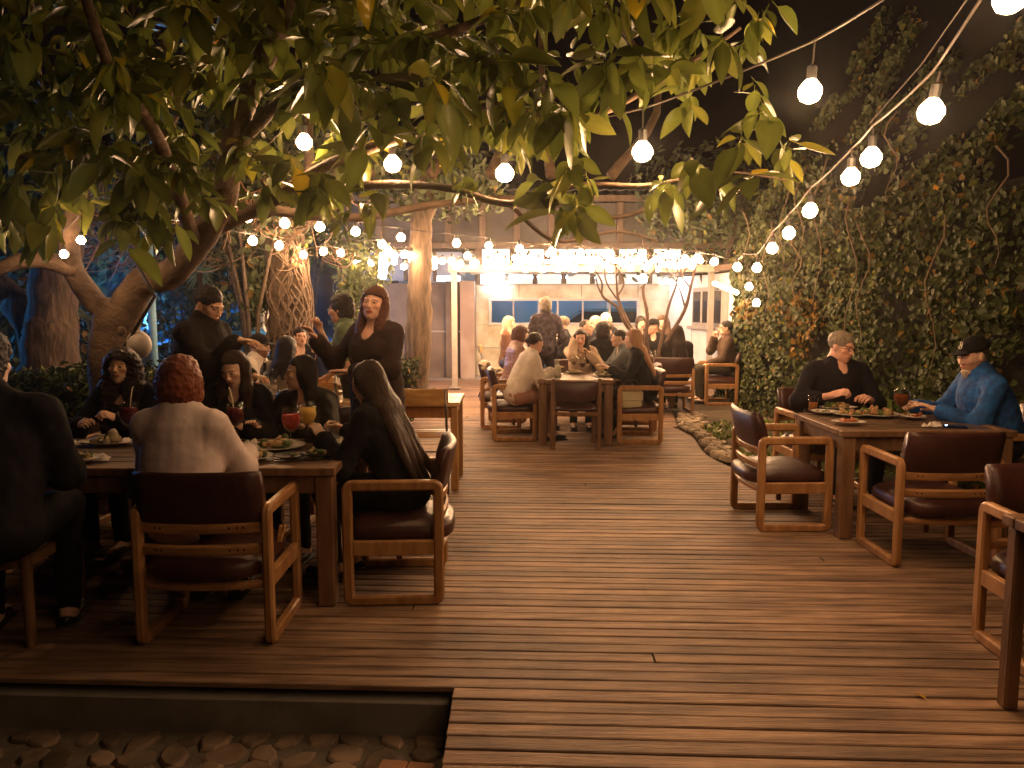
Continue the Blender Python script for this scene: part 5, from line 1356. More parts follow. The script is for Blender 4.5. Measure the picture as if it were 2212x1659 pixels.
# ================================================================== TABLEWARE
m_porc = M('porcelain', (.62, .57, .50), rough=.25, spec=.6)
m_gl = bpy.data.materials.new('clear_glass'); m_gl.use_nodes = True; MATS['clear_glass'] = m_gl
_n = m_gl.node_tree.nodes; _l = m_gl.node_tree.links; _n.clear(); _o = _n.new('ShaderNodeOutputMaterial'); _m = _n.new('ShaderNodeMixShader'); _t = _n.new('ShaderNodeBsdfTransparent'); _g = _n.new('ShaderNodeBsdfGlossy'); _f = _n.new('ShaderNodeLayerWeight')
_t.inputs[0].default_value = (.97, .98, .98, 1); _g.inputs['Roughness'].default_value = .03; _f.inputs[0].default_value = .2
_q = _n.new('ShaderNodeMath'); _q.operation = 'MULTIPLY'; _q.inputs[1].default_value = .55; _l.new(_f.outputs['Facing'], _q.inputs[0]); _l.new(_q.outputs[0], _m.inputs[0]); _l.new(_t.outputs[0], _m.inputs[1]); _l.new(_g.outputs[0], _m.inputs[2]); _l.new(_m.outputs[0], _o.inputs[0])
def liquid(nm, c): return M(nm, c, tuple(k * .6 for k in c), scale=30, rough=.08, trans=.25, ior=1.33)
m_red = liquid('red_cocktail', (.75, .10, .06)); m_dkred = liquid('dark_cocktail', (.16, .025, .03)); m_or = M('orange_juice', (.90, .56, .10), rough=.2)
m_wine = liquid('red_wine', (.20, .015, .02)); m_beer = liquid('amber_beer', (.26, .075, .02)); m_tea = liquid('amber_tea', (.65, .25, .07))
def goblet(label, x, y, z, s=1.0, fill=m_red, level=.8, straw=False, group='stemmed glasses of drink'):
    t = thing('wine_glass', label, 'glass', (x, y, z), random.random() * 6, group)
    Hh = .215 * s; bw = .047 * s; bz = .095 * s
    prof = [(.034 * s, 0), (.034 * s, .003), (.008 * s, .008), (.0045 * s, .02), (.0045 * s, bz - .012), (.012 * s, bz - .004), (.034 * s, bz + .02 * s), (bw, bz + .055 * s), (.045 * s, bz + .09 * s), (.039 * s, Hh), (.037 * s, Hh), (.043 * s, bz + .09 * s), (bw - .0018, bz + .055 * s), (.032 * s, bz + .021 * s), (.006 * s, bz + .002)]
    b = MB(); b.lathe(prof, seg=24); b.build('glass', m_gl, t, smooth=True)
    lz = bz + (Hh - bz) * level; b = MB(); b.lathe([(.005 * s, bz + .004), (.030 * s, bz + .022 * s), (bw - .003, bz + .055 * s), (bw - .004 if level < .7 else .041 * s, lz), (.002, lz)], seg=24); b.build('drink', fill, t, smooth=True)
    if straw: b = MB(); b.tube([(.005, 0, bz + .03), (.025, .0, Hh + .02), (.045, 0, Hh + .075), (.055, 0, Hh + .085)], .0032, 6); b.build('straw', M('paper_straw', (.75, .68, .5), rough=.6), t, smooth=True)
    return t
def tumbler(label, x, y, z, h=.11, r=.036, fill=None, level=.6, group=None):
    t = thing('tumbler', label, 'glass', (x, y, z), 0, group)
    b = MB(); b.lathe([(r * .9, 0), (r, h), (r - .002, h), (r * .9 - .002, .008), (.002, .008)], seg=20); b.build('glass', m_gl, t, smooth=True)
    if fill: b = MB(); b.lathe([(r * .88 - .003, .009), (r * .95 - .003, h * level), (.002, h * level)], seg=20); b.build('drink', fill, t, smooth=True)
    return t
FOOD = {'salad': [((.10, .16, .03), .5), ((.45, .33, .12), .3), ((.04, .07, .02), .2)], 'mixed': [((.55, .38, .16), .4), ((.42, .20, .10), .35), ((.10, .15, .03), .25)], 'sauce': [((.40, .12, .04), .8), ((.5, .35, .15), .2)], 'crumbs': [((.5, .4, .25), .6), ((.12, .16, .04), .4)]}
def plate(label, x, y, z, r=.13, food='mixed', n=16, oval=1.0, rz=0, mat=None, fork=None, group='plates of food'):
    t = thing('plate', label, 'plate', (x, y, z), R(rz), group)
    b = MB(); b.lathe([(r * .5, 0), (r * .62, .004), (r, .018), (r, .022), (r * .66, .010), (.002, .008)], seg=30)
    b.v = [(v[0], v[1] * oval, v[2]) for v in b.v]; b.build('dish', mat or m_porc, t, angle=40)
    groups = {}
    for k in range(n):
        c = random.choices([f[0] for f in FOOD[food]], [f[1] for f in FOOD[food]])[0]; a = random.random() * 6.28; q = random.random() ** .6 * r * .62; s_ = random.uniform(.010, .026) * (r / .13)
        g = groups.setdefault(c, MB()); g.ell((math.cos(a) * q, math.sin(a) * q * oval, .012 + s_ * .5 + random.random() * .012), (s_ * random.uniform(.8, 1.8), s_, s_ * .7), 7, 5, Matrix.Rotation(random.random() * 3, 3, random.choice('XYZ')), .2)
    for c, g in groups.items(): g.build('food', M('food_%.2f_%.2f' % (c[0], c[1]), c, tuple(k * .6 for k in c), scale=60, rough=.5, bump=.5), t, angle=60)['kind'] = 'stuff'
    return t
def napkin(label, x, y, z, sx=.09, sy=.06, rz=0, group='crumpled napkins'):
    t_ = MB(); n = 10; vs = []; fs = []; sd = random.random() * 90
    for i in range(n):
        for j in range(n):
            a, c = i / (n - 1) * 2 - 1, j / (n - 1) * 2 - 1; hh = .030 * abs(mnoise.noise(Vector((a * 1.7 + sd, c * 1.7, 0)))) * 2 + .003
            vs.append((a * sx * (1 + .15 * mnoise.noise(Vector((a, c, sd)))), c * sy * (1 + .2 * mnoise.noise(Vector((c, a, sd)))), hh * (1 if max(abs(a), abs(c)) < .95 else .3)))
    for i in range(n - 1):
        for j in range(n - 1): fs.append((i * n + j, (i + 1) * n + j, (i + 1) * n + j + 1, i * n + j + 1))
    t_.add(vs, fs); o = t_.build('napkin', M('napkin_paper', (.66, .60, .54), rough=.9), smooth=True); o.location = (x, y, z); o.rotation_euler = (0, 0, R(rz)); return tag(o, label, 'napkin', group)
def cutlery(label, x, y, z, rz, kind='knife', group='loose cutlery'):
    t = thing(kind, label, kind, (x, y, z), R(rz), group); ms = M('cutlery_steel', (.6, .57, .52), rough=.2, metal=1)
    b = MB(); b.box((0, -.05, .004), (.012, .10, .004), .0015); b.build('handle', ms, t)
    if kind == 'knife': b = MB(); b.box((0, .05, .004), (.016, .10, .002), .0008); b.build('blade', ms, t)
    else:
        b = MB(); b.box((0, .02, .004), (.007, .05, .003), .001); b.box((0, .05, .005), (.022, .02, .003), .001)
        for q in (-.008, 0, .008): b.box((q, .075, .007), (.003, .035, .002), .0005)
        b.build('tines', ms, t)
    return t
def bottle(label, x, y, z, h=.29, r=.037, mat=None, group=None):
    t = thing('bottle', label, 'bottle', (x, y, z), 0, group); b = MB()
    b.lathe([(r, 0), (r, h * .58), (r * .85, h * .66), (r * .38, h * .76), (r * .34, h * .97), (r * .42, h * .97), (r * .42, h), (.004, h)], seg=18); b.build('glass', mat, t, smooth=True)
    b = MB(); b.lathe([(r + .0006, h * .15), (r + .0006, h * .48)], seg=18, cap=False); b.build('label_paper', M('bottle_label', (.5, .45, .36), rough=.7), t, smooth=True); return t
Z1 = .726; 
def on(u, v, z=Z1): p = gp(u, v, z); return p.x, p.y, z
goblet('goblet of dark drink with a straw held before the curly-haired woman', *on(282, 962), 1.16, m_dkred, .8, True)
goblet('goblet of dark drink with a straw before the woman looking down', *on(511, 962), 1.14, m_dkred, .8, True)
goblet('goblet of iced red spritz standing in front on the left table', *on(631, 976), 1.16, m_red, .72)
goblet('goblet of opaque yellow juice beside the red spritz', *on(666, 960), 1.16, m_or, .75)
goblet('goblet of red spritz beside the wine bottle on the pale table', *on(549, 868, .745), .95, m_red, .6)
plate('big white plate of chips and salad beside the goblets', *on(598, 968), .155, 'mixed', 34)
plate('small plate of salad just right of the pink blazer', *on(548, 992), .10, 'salad', 14)
plate('dark slate dish of green salad near the right table end', *on(692, 984), .105, 'salad', 18, mat=M('slate_dish', (.05, .045, .04), rough=.5))
plate('empty dark dish under the red spritz', *on(628, 990), .085, 'crumbs', 3, mat=M('slate_dish', (.05, .045, .04), rough=.5))
plate('long shallow platter of leftovers at far edge of the left table', *on(232, 960), .17, 'crumbs', 16, .5)
plate('plate with scraps and green leaves at the left table front', *on(170, 996), .12, 'salad', 14, .8)
napkin('crumpled napkin resting on the front left plate', *on(205, 994), .07, .045, 20)
napkin('white napkin at the left end of the long platter', *on(160, 962), .06, .03)
napkin('napkin behind the pink shoulder at the platter end', *on(262, 958), .05, .03)
napkin('napkin at the left rim of the big white plate', *on(537, 962), .05, .04, 10)
napkin('napkin under the hand of the long-haired woman at the table end', *on(722, 958), .075, .05, 30)
napkin('napkin folded in front of the long-haired woman', *on(715, 972), .065, .03, -5)
cutlery('knife lying between the small salad plate and the dark dish', *on(585, 996), -60, 'knife')
cutlery('fork resting against the dark dish', *on(655, 994), -70, 'fork')
for i, (u, v) in enumerate(((105, 985), (124, 976))): tumbler(('tumbler of dark cola at the far left end of the table', 'clear tumbler behind the cola at the far left end')[i], *on(u, v), .12, .038, m_dkred if i == 0 else None, .45)
goblet('small clear stem of dark drink near the far left tumblers', *on(133, 986), .6, m_dkred, .5)
# pale table behind
Zp = .743
bottle('dark wine bottle standing beside the water carafe', *on(574, 862, Zp), .31, .038, M('bottle_green', (.01, .015, .01), rough=.08, spec=.7))
bottle('clear water carafe in front of the grey sweater', *on(588, 862, Zp), .25, .042, m_gl)
tumbler('clear tumbler left of the carafe', *on(573, 872, Zp), .13, .036, None); tumbler('clear tumbler right of the carafe', *on(596, 872, Zp), .12, .036, None)
plate('plate half hidden behind the head of the woman in profile', *on(720, 850, Zp), .11, 'crumbs', 8)
plate('white oval plate seen behind the long-haired woman', *on(710, 862, Zp), .10, 'mixed', 10)
plate('plate stacked with cutlery on the pale table by the bistro chair', *on(925, 848, Zp), .12, 'crumbs', 4)
plate('thin plate beyond the bistro chair backrest', *on(905, 856, Zp), .10, 'sauce', 3)
# right table
plate('white plate with vegetables in the middle of the right-hand table', *on(1838, 898), .125, 'mixed', 18, 1, 0)
plate('large white plate of potatoes and greens before the man with glasses', *on(1893, 898), .15, 'mixed', 26)
plate('oblong white plate with a dip near the front edge of the right table', *on(1833, 916), .115, 'sauce', 7, .6, -15)
plate('white plate behind the tumbler on the right table', *on(1780, 893), .095, 'crumbs', 4)
plate('long tray of grilled food at the back of the right table', *on(1810, 884), .15, 'mixed', 16, .5)
plate('small dish of orange sauce by the beer glass', *on(1972, 904), .085, 'sauce', 12)
goblet('footed glass of amber beer before the man in blue', *on(1945, 914), 1.12, m_beer, .7)
tumbler('tumbler of iced tea at the left corner of the right table', *on(1756, 888), .125, .038, m_tea, .55)
napkin('rolled white napkin at the front right of the right-hand table', *on(2012, 922), .06, .02, -5)
cutlery('fork lying at the left edge of the right-hand table', *on(1722, 893), -70, 'fork')
ph = thing('smartphone', 'dark smartphone with a glowing blue dot near the blue-jacketed man', 'phone', on(2062, 922), R(70)); b = MB(); b.box((0, 0, .004), (.07, .145, .008), .003); b.build('case', M('phone_black', (.01, .01, .012), rough=.15), ph)
b = MB(); b.ell((.0, .05, .009), (.006, .006, .003), 8, 5); b.build('light', M('phone_light', (.3, .5, 1), emit=(.35, .6, 1), estr=30), ph)
# middle table
Zm = .726
for (lb, u, v, s_, f_, lv) in (('goblet of red wine near the middle of the women\'s table', 1258, 812, .95, m_wine, .4), ('goblet of red wine lifted to the lips of the sipping woman', 1240, 806, .9, m_wine, .4)):
    goblet(lb, *on(u, v, Zm), s_, f_, lv)
plate('square plate of snacks on the women\'s table', *on(1240, 806, Zm), .10, 'mixed', 10); plate('plate of leftovers at the right of the women\'s table', *on(1303, 812, Zm), .12, 'crumbs', 12); plate('plate by the elbow of the white-bloused woman', *on(1200, 812, Zm), .10, 'mixed', 6)
bottle('cloudy lemonade bottle on the women\'s table', *on(1205, 816, Zm), .20, .036, M('cloudy_lemonade', (.55, .55, .42), rough=.2)); tumbler('clear tumbler beside the lemonade bottle', *on(1186, 815, Zm), .12, .034, None)
cutlery('knife lying across the front of the women\'s table', *on(1275, 818, Zm), 80, 'knife')
tumbler('glass of orange juice on the small table near the bare tree', *on(1396, 778, .726), .14, .04, m_or, .4); tumbler('empty glass beside the orange juice near the bare tree', *on(1410, 778, .726), .15, .04, None)
plate('white plate on the small table near the bare tree', *on(1425, 777, .726), .10, 'crumbs', 3)
plate('pale plate with brown rim at the bottom right corner table', 2.13, 2.66, .75, .15, 'mixed', 12, mat=M('brown_rim_plate', (.35, .27, .2), rough=.3))
# handbag hanging in the right chair of the middle group
hb = thing('handbag', 'cream leather handbag hanging inside the armchair by the middle table', 'handbag', (1.33, 8.42, .50), R(10))
b = cushion(.26, .10, -.10, .08, 0, 0, .02); b.build('bag_body', M('cream_leather', (.50, .46, .30), rough=.4, bump=.2, scale=20), hb, smooth=True)
b = MB(); b.box((0, -.055, .03), (.24, .012, .10), .004); b.build('flap', M('cream_leather', (.50, .46, .30)), hb)
b = MB(); b.tube([(-.1, 0, .08), (-.06, 0, .2), (.06, 0, .2), (.1, 0, .08)], .006, 6); b.tube([(.12, -.05, .0), (.15, -.06, -.12), (.13, -.06, -.2)], .012, 6); b.build('strap', M('black_strap', (.02, .015, .012), rough=.6), hb, smooth=True)
sc_ = thing('scarf', 'pale scarf draped over the chair back behind the pink puffer jacket', 'scarf', (-.30, 9.55, .72)); b = MB()
b.tube([(-.05, -.2, .03), (-.07, -.05, .09), (-.05, .1, .1), (.0, .22, .02)], [.03, .05, .05, .03], 10, flat=.5, wob=.12); b.build('cloth', M('pale_cloth', (.6, .5, .38), rough=.9), sc_, smooth=True)
tgc = thing('clip', 'wooden clothes peg hanging on the front left chair frame', 'peg', (-1.055, 3.36, .50)); b = MB(); b.box((0, 0, 0), (.012, .02, .08), .003, Matrix.Rotation(.15, 3, 'Y')); b.build('peg_half', m_ply, tgc); b = MB(); b.box((.014, 0, .0), (.010, .02, .08), .003, Matrix.Rotation(.3, 3, 'Y')); b.build('peg_half', m_ply, tgc)
lf = MB(); V, F, T = LG[3]; 
for i, (u, v, c) in enumerate(((2000, 1511, (.2, .1, .05)), (1010, 900, (.1, .06, .03)))):
    o = link('fallen_leaf', npmesh('fallen_leaf', V * .05, F, m_leaf, True, T * np.array((3, 1.4, .7)))); p = gp(u, v, .006); o.location = p; o.rotation_euler = (.2, .1, i * 2 + .5)
    tag(o, ('curled brown leaf lying on the deck boards at lower right', 'small brown leaf on the deck left of the middle table')[i], 'leaf')

# ================================================================== STRING LIGHTS
m_bulb = M('warm_bulb', (1, 1, 1), emit=(1.0, .56, .27), estr=BULB_E)
m_cable = M('cable_black', (.05, .04, .035), rough=.5); m_sock = M('bulb_socket', (.02, .02, .02), rough=.4)
bulb_me = {}
def bulb_mesh(r):
    if r not in bulb_me:
        b = MB(); b.lathe([(r * .35, r * .9), (r * .62, r * .6), (r * .95, r * .15), (r, -r * .25), (r * .75, -r * .8), (r * .3, -r * 1.03)], seg=10); bulb_me[r] = b.mesh('bulb', m_bulb, smooth=True)
        b = MB(); b.lathe([(r * .42, r * .85), (r * .45, r * 1.9), (r * .2, r * 2.1)], seg=8); bulb_me[r, 's'] = b.mesh('socket', m_sock, angle=40)
    return bulb_me[r], bulb_me[r, 's']
def string(label, pts, ends=(), drop=.13, r=.034, sag=0.0, wire=.0045):
    """pts = (u, v, Y) of each bulb; the cable runs above them"""
    B = [px(*p) for p in pts]; o_ = B[0]; t = thing('light_string', label, 'string lights', tuple(o_), 0, 'strings of warm light bulbs')
    me, ms = bulb_mesh(r); up = [p + Vector((0, 0, drop)) for p in B]
    path = ([Vector(e) for e in ends[0]] if ends and ends[0] else []) + up + ([Vector(e) for e in ends[1]] if ends and len(ends) > 1 and ends[1] else [])
    pp = []
    for i in range(len(path) - 1):
        for k in range(5): f = k / 5; q = path[i].lerp(path[i + 1], f); q.z += -4 * f * (1 - f) * (.012 + sag) * (path[i + 1] - path[i]).length; pp.append(q - o_)
    pp.append(path[-1] - o_); b = MB(); b.tube(pp, wire, 5); b.build('cable', m_cable, t, smooth=True)
    for p, q in zip(B, up):
        o = link('bulb', me, t); o.location = p - o_; o.rotation_euler = (random.gauss(0, .05), random.gauss(0, .05), 0); link('socket', ms, o)
        if drop > r * 2.3: b = MB(); b.tube([(0, 0, r * 1.9), (0, 0, drop)], wire * .8, 5); b.build('drop_wire', m_cable, o)
    return t
rope_tail = [px(1756, 92, 3.35), px(1920, -10, 2.9), px(2100, -140, 2.6)]
string('nearest string of big bulbs crossing from the upper right into the tree canopy', [(1750, 195, 3.35), (1388, 325, 3.8), (1090, 372, 4.3), (848, 352, 4.6), (657, 305, 4.9)], ([px(2100, -140, 2.6), px(1920, -10, 2.9)], [px(560, 330, 5.0)]), .20, .050, wire=.006)
string('string of bulbs descending along the ivy wall at upper right', [(2182, -8, 2.6), (2012, 238, 3.1), (1882, 338, 3.9), (1838, 380, 4.35), (1750, 453, 5.3), (1704, 502, 6.2), (1668, 535, 7.1), (1635, 577, 8.6)], ([px(2230, -200, 2.4)], [px(1605, 548, 9.2)]), .15, .050, wire=.006)
string('lowest pair of bulbs beside the ivy wall', [(1618, 618, 9.3), (1634, 653, 9.0)], ([px(1605, 548, 9.2)], []), .10, .045)
string('string of bulbs behind the left limbs at the height of the standing men', [(534, 468, 6.7), (615, 481, 7.1), (691, 489, 7.5), (768, 499, 8.0), (866, 512, 8.6), (986, 524, 9.2), (1056, 530, 9.7)], ([px(445, 452, 6.3)], []), .10, .046)
string('far string of bulbs crossing above the canopy beam', [(1122, 536, 10.3), (1193, 540, 10.8), (1255, 545, 11), (1319, 547, 11.2), (1387, 547, 11.2), (1443, 550, 11), (1507, 556, 10.5), (1543, 564, 10), (1593, 576, 9.5)], ([px(1056, 522, 9.7)], [px(1605, 550, 9.2)]), .08, .052)
string('curved string of small bulbs in front of the vine-wrapped trunk', [(404, 493, 7.4), (546, 519, 8.6), (603, 529, 9.2), (655, 550, 9.9), (699, 542, 10), (736, 546, 10.4), (771, 563, 11), (803, 566, 11.2)], ([px(330, 470, 6.9)], []), .07, .050)
string('string of bulbs crowding above the head of the standing woman', [(825, 527, 10.2), (838, 540, 10.6), (851, 551, 11), (873, 549, 11.2), (888, 552, 11.4), (903, 565, 11.8), (924, 557, 11.8), (940, 563, 12), (975, 563, 12.4)], ([px(760, 520, 9.6)], []), .06, .055)
string('lower far string of bulbs along the canopy beam, left half', [(992, 571, 12.8), (1022, 571, 12.8), (1052, 574, 12.9), (1078, 577, 13), (1113, 575, 13), (1135, 581, 13.2), (1173, 581, 13.2), (1206, 580, 13.2)], (), .05, .056)
string('lower far string of bulbs along the canopy beam, right half', [(1241, 580, 13.1), (1278, 580, 13), (1318, 580, 12.9), (1362, 578, 12.6), (1400, 573, 12.2), (1447, 571, 11.8), (1471, 571, 11.5), (1496, 567, 11.2)], (), .05, .056)
string('string of bulbs strung just over the middle table group', [(1010, 552, 11.0), (1075, 556, 11.2), (1140, 560, 11.4), (1205, 561, 11.5), (1265, 562, 11.6), (1340, 563, 11.6), (1415, 560, 11.4), (1480, 558, 11)], (), .06, .050)
string('single large bulb hanging among the limbs of the bare tree', [(1389, 601, 10.2)], ([px(1389, 560, 10.2)], []), .18, .060)
string('bulbs beside the trunk of the rubber tree at far left', [(175, 518, 4.9), (138, 548, 5.1)], ([px(110, 420, 4.8)], []), .15, .026)
def string3(label, P3):
    me, ms = bulb_mesh(.042); o_ = Vector(P3[0]); t = thing('light_string', label, 'string lights', tuple(o_), 0, 'strings of warm light bulbs'); up = [Vector(p) + Vector((0, 0, .16)) - o_ for p in P3]
    b = MB(); b.tube(up, .006, 5); b.build('cable', m_cable, t, smooth=True)
    for p, q in zip(P3, up):
        o = link('bulb', me, t); o.location = Vector(p) - o_; link('socket', ms, o); b = MB(); b.tube([(0, 0, .08), (0, 0, .16)], .004, 5); b.build('drop_wire', m_cable, o)
string3('continuation of the upper right string over the near corner table', [(2.0, 1.6, 2.62), (2.2, .3, 2.68), (2.3, -1.2, 2.7)])

string3('continuation of the nearest string passing overhead of the viewer', [(.45, 2.1, 2.85), (.95, 1.0, 2.75), (1.3, -.3, 2.75)])
rr_ = random.Random(5)
for n_, (lb, v0, Y0) in enumerate((('dense far string of bulbs under the upper beam, nearest of the pair', 566, 12.2), ('dense far string of bulbs under the upper beam, farther of the pair', 559, 12.9))):
    string(lb, [(832 + i * 37 + n_ * 17 + rr_.uniform(-6, 6), v0 + rr_.uniform(-4, 6) + 8 * math.sin(i * .5), Y0) for i in range(19)], (), .05, .050)
wr_ = thing('support_wire', 'thin support wire running up to the top right beside the descending bulbs', 'wire', tuple(px(1880, 265, 3.9))); o_ = Vector(wr_.location)
b = MB(); b.tube([Vector((0, 0, 0)), px(1990, 140, 3.3) - o_, px(2095, -10, 2.9) - o_, px(2180, -160, 2.6) - o_], .0035, 5); b.build('wire', m_cable, wr_)
# ================================================================== PEOPLE
DK = (.018, .011, .009); BR = (.035, .017, .009); RED = (.20, .055, .018); BLONDE = (.34, .20, .10); GREY = (.30, .27, .24); BLK = (.008, .006, .005)
def P_(label, u, vtop, Y, **k):
    """person whose crown should show at (u, vtop) at distance Y"""
    p = px(u, vtop, Y); face = k.pop('face'); lean = k.get('lean', 8); s = k.get('s', 1.0); seat = k.get('seat')
    dx, dy = math.cos(R(face)), math.sin(R(face)); off = math.sin(R(lean)) * .60 * s + .03; sd = math.sin(R(k.get('side', 0))) * .6 * s
    x = p.x - dx * off - dy * sd; y = Y - dy * off + dx * sd
    return person(label, x, y, face, **k)
near = .0125
# --- left table
P_('woman with long dark curly hair facing us behind the straw goblet at far left', 258, 778, 4.86, face=-88, seat=.46, lean=6, s=.93, head=-88, hpitch=2, hair='curly', hcol=(.024, .013, .009), top=(.012, .011, .012), vox=near, skin=(0.70, 0.45, 0.31), hands=((-.10, .36, .84, (-.6, -.3, -.8)), (.14, .33, .80, (.7, -.3, -.8))), poses=('grip', 'grip'), neck=.07, hairlen=.46)
P_('woman with short curly red hair in a pale pink blazer, seen from behind', 396, 802, 3.58, face=88, seat=.44, lean=5, s=1.0, head=102, hpitch=-6, hair='bob', hcol=(.16, .040, .012), top=(.74, .62, .60), vox=near, neck=0, collar=.03, hands=((-.16, .42, .76), (.16, .42, .76)), wide=1.06, fold=.15, boxy=True, hairlen=.05, extra=(('earring', 1), ('collar', (.78, .66, .64))), skin=(0.72, 0.50, 0.38))
P_('woman with long straight dark hair looking down at her drink', 503, 790, 4.72, face=-92, seat=.45, lean=10, s=.96, head=-100, hpitch=-22, hroll=4, hair='long', hcol=(.030, .015, .009), top=(.014, .012, .014), vox=near, hands=((-.14, .34, .80), (.10, .40, .79)), poses=('grip', 'relaxed'), hairlen=.5, skin=(0.75, 0.50, 0.37))
P_('dark-haired woman in profile listening with her chin forward, in a black coat', 650, 806, 4.70, face=-100, seat=.44, lean=12, s=.93, head=-160, hpitch=-2, hair='long', hcol=(.012, .007, .005), top=(.022, .018, .015), tkind='leather', vox=near, hands=((-.12, .36, .80), (.22, .34, .80)), hairlen=.4, skin=(0.70, 0.45, 0.31), extra=(('earring', -1),))
P_('woman with very long straight dark hair and black dress leaning over the table end', 782, 806, 4.18, face=160, seat=.42, lean=22, s=1.0, head=150, hpitch=-20, hair='long', hcol=(.034, .015, .008), top=(.009, .008, .009), vox=near, hands=((-.12, .44, .80), (.20, .50, .79)), poses=('relaxed', 'grip'), hairlen=.60, hairfront=False, neck=0, bottom=(.01, .01, .012))
P_('man in a dark brown coat seen from behind at the shadowed left edge', -38, 712, 3.2, face=104, seat=.50, lean=8, s=1.10, sex='m', head=92, hpitch=-8, hair='shag', hcol=(.018, .011, .008), top=(.009, .006, .005), vox=near, neck=0, collar=.04, wide=1.15, hands=((-.16, .46, .80), (.16, .42, .80)), bottom=(.008, .006, .006), hairlen=.1)
# --- standing figures
P_('standing man in a dark zip jacket gesturing with an open hand', 458, 592, 4.98, face=-12, lean=14, s=1.0, sex='m', head=-22, hpitch=-26, hair='short', hcol=(.016, .009, .006), top=(.020, .014, .011), boxy=True, bottom=(.012, .01, .01), vox=near, hands=((-.22, .30, 1.05), (.12, .40, 1.31, (.2, -.5, -1))), poses=('relaxed', 'relaxed'), neck=.0, collar=.05, wide=1.1, skin=(0.72, 0.44, 0.29), hdirs=(None, (-.1, 1, -.12)))
P_('laughing woman with long reddish-brown hair standing in a dark buttoned coat', 800, 604, 5.15, face=-118, lean=2, s=.985, head=-97, hpitch=6, hroll=-6, hair='wavy', hcol=(.085, .030, .014), top=(.040, .018, .013), tkind='knit', tcol2=(.025, .012, .01), boxy=True, long_top=True, vox=near, neck=.07, hands=((-.02, .27, 1.10, (-.8, -.1, -.4)), (.36, .20, 1.30, (.5, -.2, -.9))), poses=('flat', 'relaxed'), wide=1.04, hairlen=.34, skin=(0.80, 0.48, 0.37), extra=(('buttons',),), bottom=(.02, .012, .012))
P_('man with tousled dark hair in a sage green T-shirt standing and raising a hand', 727, 622, 6.6, face=188, lean=12, s=.97, sex='m', head=176, hpitch=-8, hair='shag', hcol=(.016, .010, .008), top=(.20, .27, .16), bottom=(.03, .025, .02), vox=.015, sleeve=.4, neck=.045, hands=((-.10, .24, .92), (.02, .30, 1.32, (.3, -.5, -.9))), poses=('relaxed', 'grip'), hairlen=0, skin=(0.67, 0.39, 0.26))
# --- behind the left table
P_('person with short brown hair in a grey marled sweater seen from behind', 447, 752, 5.55, face=78, seat=.45, lean=10, s=.96, head=42, hpitch=-12, hair='fringe', hcol=(.040, .018, .010), top=(.20, .17, .13), tkind='knit', neck=0, collar=.02)
P_('young man in a white shirt and dark cap in profile', 567, 727, 7.5, face=-5, seat=.45, lean=16, s=.96, sex='m', head=-8, hpitch=-8, hair='crop', hcol=BLK, top=(.56, .50, .45), neck=.02, beard=(.35, .28, .25), collar=.03, hands=((-.12, .4, .80), (.12, .4, .80)), extra=(('cap', (.012, .011, .014)), ('collar', (.62, .57, .52))))
P_('woman with dark hair tied long over a taupe grey sweater, back to us', 622, 730, 6.78, face=82, seat=.45, lean=10, s=.97, head=58, hpitch=-5, hair='long', hcol=(.013, .009, .008), top=(.23, .19, .145), tkind='knit', neck=.0, hairlen=.26, hairfront=False, wide=1.08)
P_('woman with dark hair, glasses and red lips facing us in the background', 647, 718, 8.75, face=-75, seat=.48, lean=4, s=.95, head=-58, hpitch=2, hair='updo', hcol=(.014, .008, .007), top=(.02, .018, .028), neck=.07, extra=(('glasses',),), skin=(0.80, 0.53, 0.41))
P_('person in dark blue half hidden behind the woman with glasses', 682, 742, 8.3, face=-150, seat=.45, lean=8, s=.92, head=-140, hair='short', hcol=DK, top=(.02, .03, .09))
# --- right table
P_('grey-haired man in glasses and a black open-neck shirt eating', 1820, 742, 6.05, face=-82, seat=.47, lean=10, s=1.02, sex='m', head=-58, hpitch=-14, hroll=-3, hair='short', hcol=(.21, .17, .13), top=(.014, .012, .018), vox=near, neck=.05, wide=1.12, boxy=True, sleeve=.62, hands=((-.12, .34, .80, (-.7, -.3, -.7)), (.20, .34, .84, (.8, -.3, -.7))), poses=('grip', 'grip'), skin=(0.80, 0.45, 0.33), extra=(('glasses',), ('collar', (.018, .015, .02))))
P_('man in a black embroidered cap and bright blue patterned jacket leaning on the table', 2092, 742, 5.45, face=172, seat=.45, lean=20, s=1.04, sex='m', head=190, hpitch=-14, hair='crop', hcol=(.05, .04, .035), top=(.012, .10, .34), tkind='print', tcol2=(.012, .055, .19), vox=near, neck=0, collar=.05, wide=1.14, boxy=True, beard=(.6, .5, .42), hands=((-.12, .46, .78, (-.5, -.4, -.8)), (.16, .52, .775, (.5, -.4, -.8))), poses=('relaxed', 'grip'), skin=(0.75, 0.48, 0.35), extra=(('cap', (.010, .009, .010), 1), ('beard', (.42, .33, .24))))
